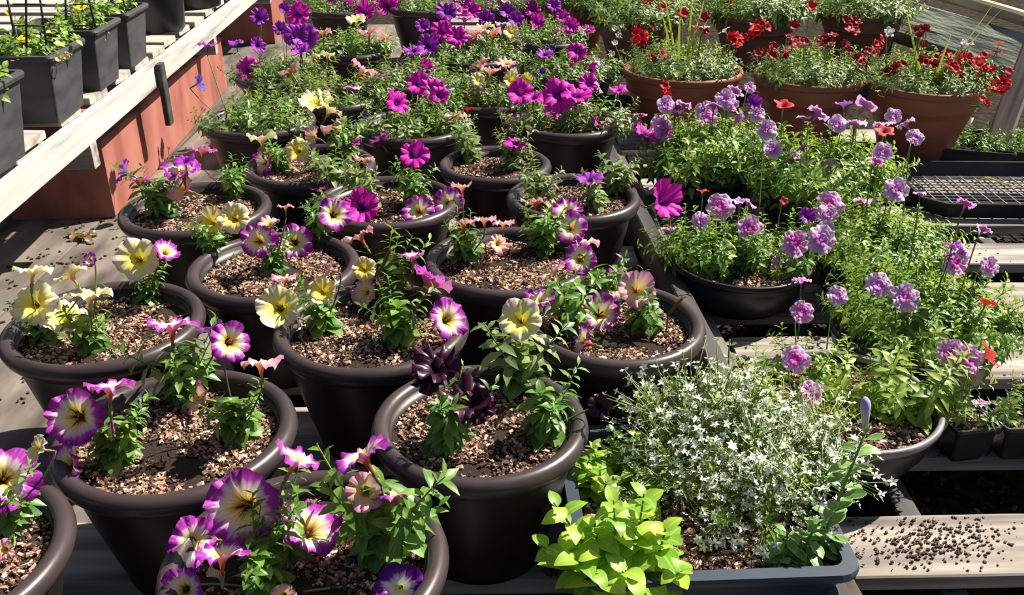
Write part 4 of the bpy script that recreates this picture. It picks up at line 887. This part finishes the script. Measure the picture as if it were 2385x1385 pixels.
TERR = '''1485 72 24 R f|1500 92 22 R u|1478 58 16 T f|1545 130 19 T f|1525 138 16 T u|1560 220 20 R f|1552 228 18 R fl|1548 200 13 R f|1640 142 13 E f|1726 85 26 R f|1712 92 20 R f|1776 66 26 R f|1790 115 22 T f|1765 72 22 T f|1828 120 16 T f|1866 96 22 T f|1842 92 18 T u|1910 98 22 T f|1938 92 20 T f|1986 60 24 T u|1998 48 18 T f|2020 112 22 T u|2045 108 22 R u|1975 108 16 T f|2012 140 16 T l|2014 158 20 T l|2060 172 14 R f|2082 158 20 T br|2165 145 22 T f|2205 128 18 T f|2150 70 18 T f|2148 105 14 T f|2230 162 22 R u|2212 148 14 E f|2265 170 20 R u|2245 138 22 R u|2285 135 20 R f|2278 148 16 E f|2300 160 16 R u|2320 190 22 R f|2338 200 20 R f|2310 205 20 R f|2302 238 15 R fl|2290 232 10 R f|2326 100 12 E b|2322 122 13 T b|2350 165 12 E f|2020 15 16 R f|2030 5 16 T f|1890 15 14 R f|1850 60 14 T f|1790 40 16 T f|1505 8 14 R f|1545 15 14 R f|1590 30 14 R f|1640 70 16 T f|1640 40 14 T f|1700 15 16 T b|1960 20 16 T f|1750 20 12 W f|1663 30 14 W b|1688 72 16 W bl|1640 65 14 W b|2070 75 14 W f|2255 105 14 W b|2245 100 10 W f|1835 175 18 W f|2090 205 18 W f|2018 170 10 W f|1410 160 8 W f|1400 148 8 W f|1390 140 8 W f|1425 125 8 W f|1432 100 8 W f|1440 82 8 W f|1430 66 8 W f|1448 60 7 W f|1395 155 9 W f|1560 45 12 W f|1740 205 8 W f|2045 212 8 W b'''
LEFTB = '''45 92 16 X u|60 97 12 X u|38 138 14 X u|188 18 16 X u|198 22 10 X u|140 135 12 Y f|155 130 10 Y f|180 25 10 Y u|20 30 8 X f|262 6 8 V f'''
def add_bloom(x, y, r, t, pose, keys, dz=.0):
    best = None; S = None
    for p in PLANTS:
        if p['key'] in FAR or (p['key'][0] in 'TB' and p['key'] != 'B6'):
            top = p['base'].z + {'P': .118, 'T': .12, 'B': .105}[p['key'][0]]
            top += {'B5': .03, 'B1': .055, 'B2': .05}.get(p['key'], 0)
            q = at(x, y, top); lim = {'P': .13, 'T': .24, 'B': .17}[p['key'][0]]
            dist = Vector((q.x - p['base'].x, q.y - p['base'].y)).length
            if p['key'][0] in keys and dist < lim and (S is None or dist / lim < S[0]): S = (dist / lim, p, q)
    for p in PLANTS:
        if p['key'][0] not in keys: continue
        pxm = F / zdepth(p['base']); up = (p['py'] - y) / pxm; side = abs(p['px'] - x) / pxm
        cost = side * 1.0 + (max(0, up - .03) * .75 if up > 0 else -up * 1.5)
        if up < -.04: cost += .12
        if best is None or cost < best[0]: best = (cost, p, up)
    p = best[1]; base = p['base']; Y = base.y - .012
    P = aty(x, y, Y)
    if S is not None and (best[0] > .04 or p['key'] in FAR or p['key'][0] in 'TB'): p = S[1]; base = p['base']; P = S[2]
    if p['key'] == 'B6': P = at(x, y, base.z + .12)
    if P.z < base.z + .022: P = at(x, y, base.z + .022 + R.uniform(0, .012))
    if P.z > base.z + .26: P = at(x, y, base.z + .26)
    rad = r * zdepth(P) / F; az, el = POSE[pose]; az = math.radians(az + R.uniform(-10, 10)); el = math.radians(el + R.uniform(-6, 6))
    # azimuth 0 = towards the camera side (-Y), positive = right
    d = Vector((math.sin(az) * math.cos(el), -math.cos(az) * math.cos(el), math.sin(el)))
    q = aim(d, R.uniform(0, 6.28)); o = p['o']; L0 = P - base
    f = obj('flower', corolla(t), o, L0, q, rad)
    tl = {'L': 1.1, 'K': 1.1, 'R': .7, 'T': .7, 'W': .7, 'X': .7, 'E': .7, 'B': .9}.get(t, 1.0)
    if r > 15: obj('calyx', CALYX, f, (0, 0, 1.0 - tl))
    if r > 26 and t in 'PYCGMVD' : obj('stamens', STAMEN, f)
    tail = L0 - d * rad * tl * 1.15
    start = Vector((0, 0, .01)) if abs(L0.x) < .15 else Vector((L0.x * .3, L0.y * .3, .01))
    if p['key'][0] in 'TBQX' and Vector((L0.x, L0.y)).length > .03: start = Vector((L0.x * .8, L0.y * .8, .0))
    mid = (tail + start) / 2 + Vector((0, 0, .012)); mid = mid * .5 + (tail - d * .03) * .5
    mb = MB(); add_tube(mb, bez(start, mid, tail, 7), [.0016] * 7, 5); obj('flower_stem', mb.mesh('flower_stem', M['purplestem' if t in 'PCMVB' and R.random() < .4 else 'stem']), o)
    p.setdefault('blooms', []).append(t)
def parse(s): return [(float(a), float(b), float(c), d, e) for a, b, c, d, e in (q.split() for q in s.replace('\n', '|').split('|'))]
for bl in parse(BLOOMS): add_bloom(*bl, keys='P')
for bl in parse(RIGHT):
    bl = (bl[0], bl[1], bl[2] * 1.15) + bl[3:]
    add_bloom(*bl, keys='BS' if bl[0] > 2265 and bl[1] > 900 else 'B')
for (x, y, r, tt_, ps) in parse(TERR):
    if tt_ in 'RT' and r >= 15:
        for k in range(5): add_bloom(x + R.gauss(0, r * .5), y + R.gauss(0, r * .35), r * .55, tt_, R.choice(('f', 'f', 'u', 'fl', 'fr')), 'T')
    else: add_bloom(x, y, r, tt_, ps, 'T')
for bl in parse(LEFTB): add_bloom(*bl, keys='X')
# grass blades in the terracotta pots
BLD = [('T1', 1578, 190, 1545, -20, 'y'), ('T1', 1582, 190, 1590, -10, 'y'), ('T1', 1580, 185, 1640, 0, 'y'), ('T1', 1570, 180, 1540, 30, 'y'), ('T1', 1590, 180, 1660, 25, 's'), ('T1', 1600, 170, 1615, -30, 'y'), ('T6', 1700, 40, 1830, 85, 'a'),
       ('T7', 1950, 80, 2085, 20, 'c'), ('T3', 2180, 155, 2320, 0, 's'), ('T3', 2185, 155, 2335, 20, 's'), ('T3', 2180, 160, 2215, 80, 'y'), ('T3', 2175, 160, 2240, 110, 'y'), ('T3', 2165, 160, 2110, 20, 'y'), ('T7', 2060, 60, 2185, 75, 'd'), ('T7', 2050, 40, 2030, -40, 'y'), ('T7', 2060, 40, 2110, -40, 'y'), ('T6', 1850, 40, 1840, -50, 'y'), ('T6', 1760, 40, 1740, -50, 'y')]
BG = {}
for (k, x, y, x2, y2, m_) in BLD:
    if k not in BG: BG[k] = thing('grass_tuft', 'tuft of long yellow-green grass blades ' + {'T1': 'in the terracotta pot nearest the magenta petunias', 'T3': 'in the terracotta pot by the brace', 'T6': 'arching behind the middle terracotta pot', 'T7': 'arching near the mossy timber'}[k], 'grass', (PT[k].x, PT[k].y, .25))
    t = BG[k]; o0 = Vector(t.location); A_ = aty(x, y, PT[k].y - .02); A_.z = max(A_.z, .24); A_ = Vector((A_.x, A_.y, .25)); B_ = aty(x2, y2, PT[k].y - .02)
    mid = (A_ + B_) / 2 + (Vector((0, 0, .14)) if m_ in 'acd' else Vector((R.uniform(-.02, .02), 0, .03)))
    pts = bez(A_ - o0, mid - o0, B_ - o0, 9); vs = []; fs = []; us = []
    for i, q in enumerate(pts):
        w = .0055 * (1 - (i / 8) ** 2 * .8) * (.7 if m_ in 's' else 1); vs += [q + Vector((-w, 0, 0)), q + Vector((0, .001, -w * .5)), q + Vector((w, 0, 0))]; us += [(0, i / 8), (.5, i / 8), (1, i / 8)]
        if i: a = (i - 1) * 3; fs += [(a, a + 1, a + 4, a + 3), (a + 1, a + 2, a + 5, a + 4)]
    mb = MB(); mb.add(vs, fs, us); obj('blade', mb.mesh('blade', M['strawblade' if m_ in 'sa' else 'blade']), t)

# ------------------------------------------------------------------ groups of repeats
GR = {'plant_pot': 'brown round pots on the left slatted bench', 'terracotta_pot': 'terracotta pots of red flowers', 'bowl_planter': 'black bowl planters on the right bench',
      'square_planter': 'black square planters on the raised bench', 'nursery_pot': 'round dark pots on the raised bench', 'petunia': 'petunias in the brown pots', 'calibrachoa': 'lavender calibrachoa in the black bowls',
      'verbena': 'red verbena in the terracotta pots', 'viola': 'violas in the square planters', 'seedling_pot': 'tiny square pots', 'ground_board': 'boards lying on the left', 'grass_tuft': 'grass tufts among the red flowers',
      'slatted_bench': 'low slatted benches', 'red_block': 'red blocks under the raised bench', 'seedling_tray': 'seedling trays beyond the terracotta pots', 'seedlings': 'seedlings in trays', 'plant_tag': 'plant tags',
      'dry_stalk': 'dried stalks', 'wire_trellis': 'wire trellises on the raised bench', 'old_timber': 'old timbers at the upper right', 'edge_board': 'boards between the two benches', 'seedling': 'seedlings in the tiny pots'}
for o in D2.objects:
    if o.parent is None and o.get('category') and o.name.split('.')[0] in GR: o['group'] = GR[o.name.split('.')[0]]
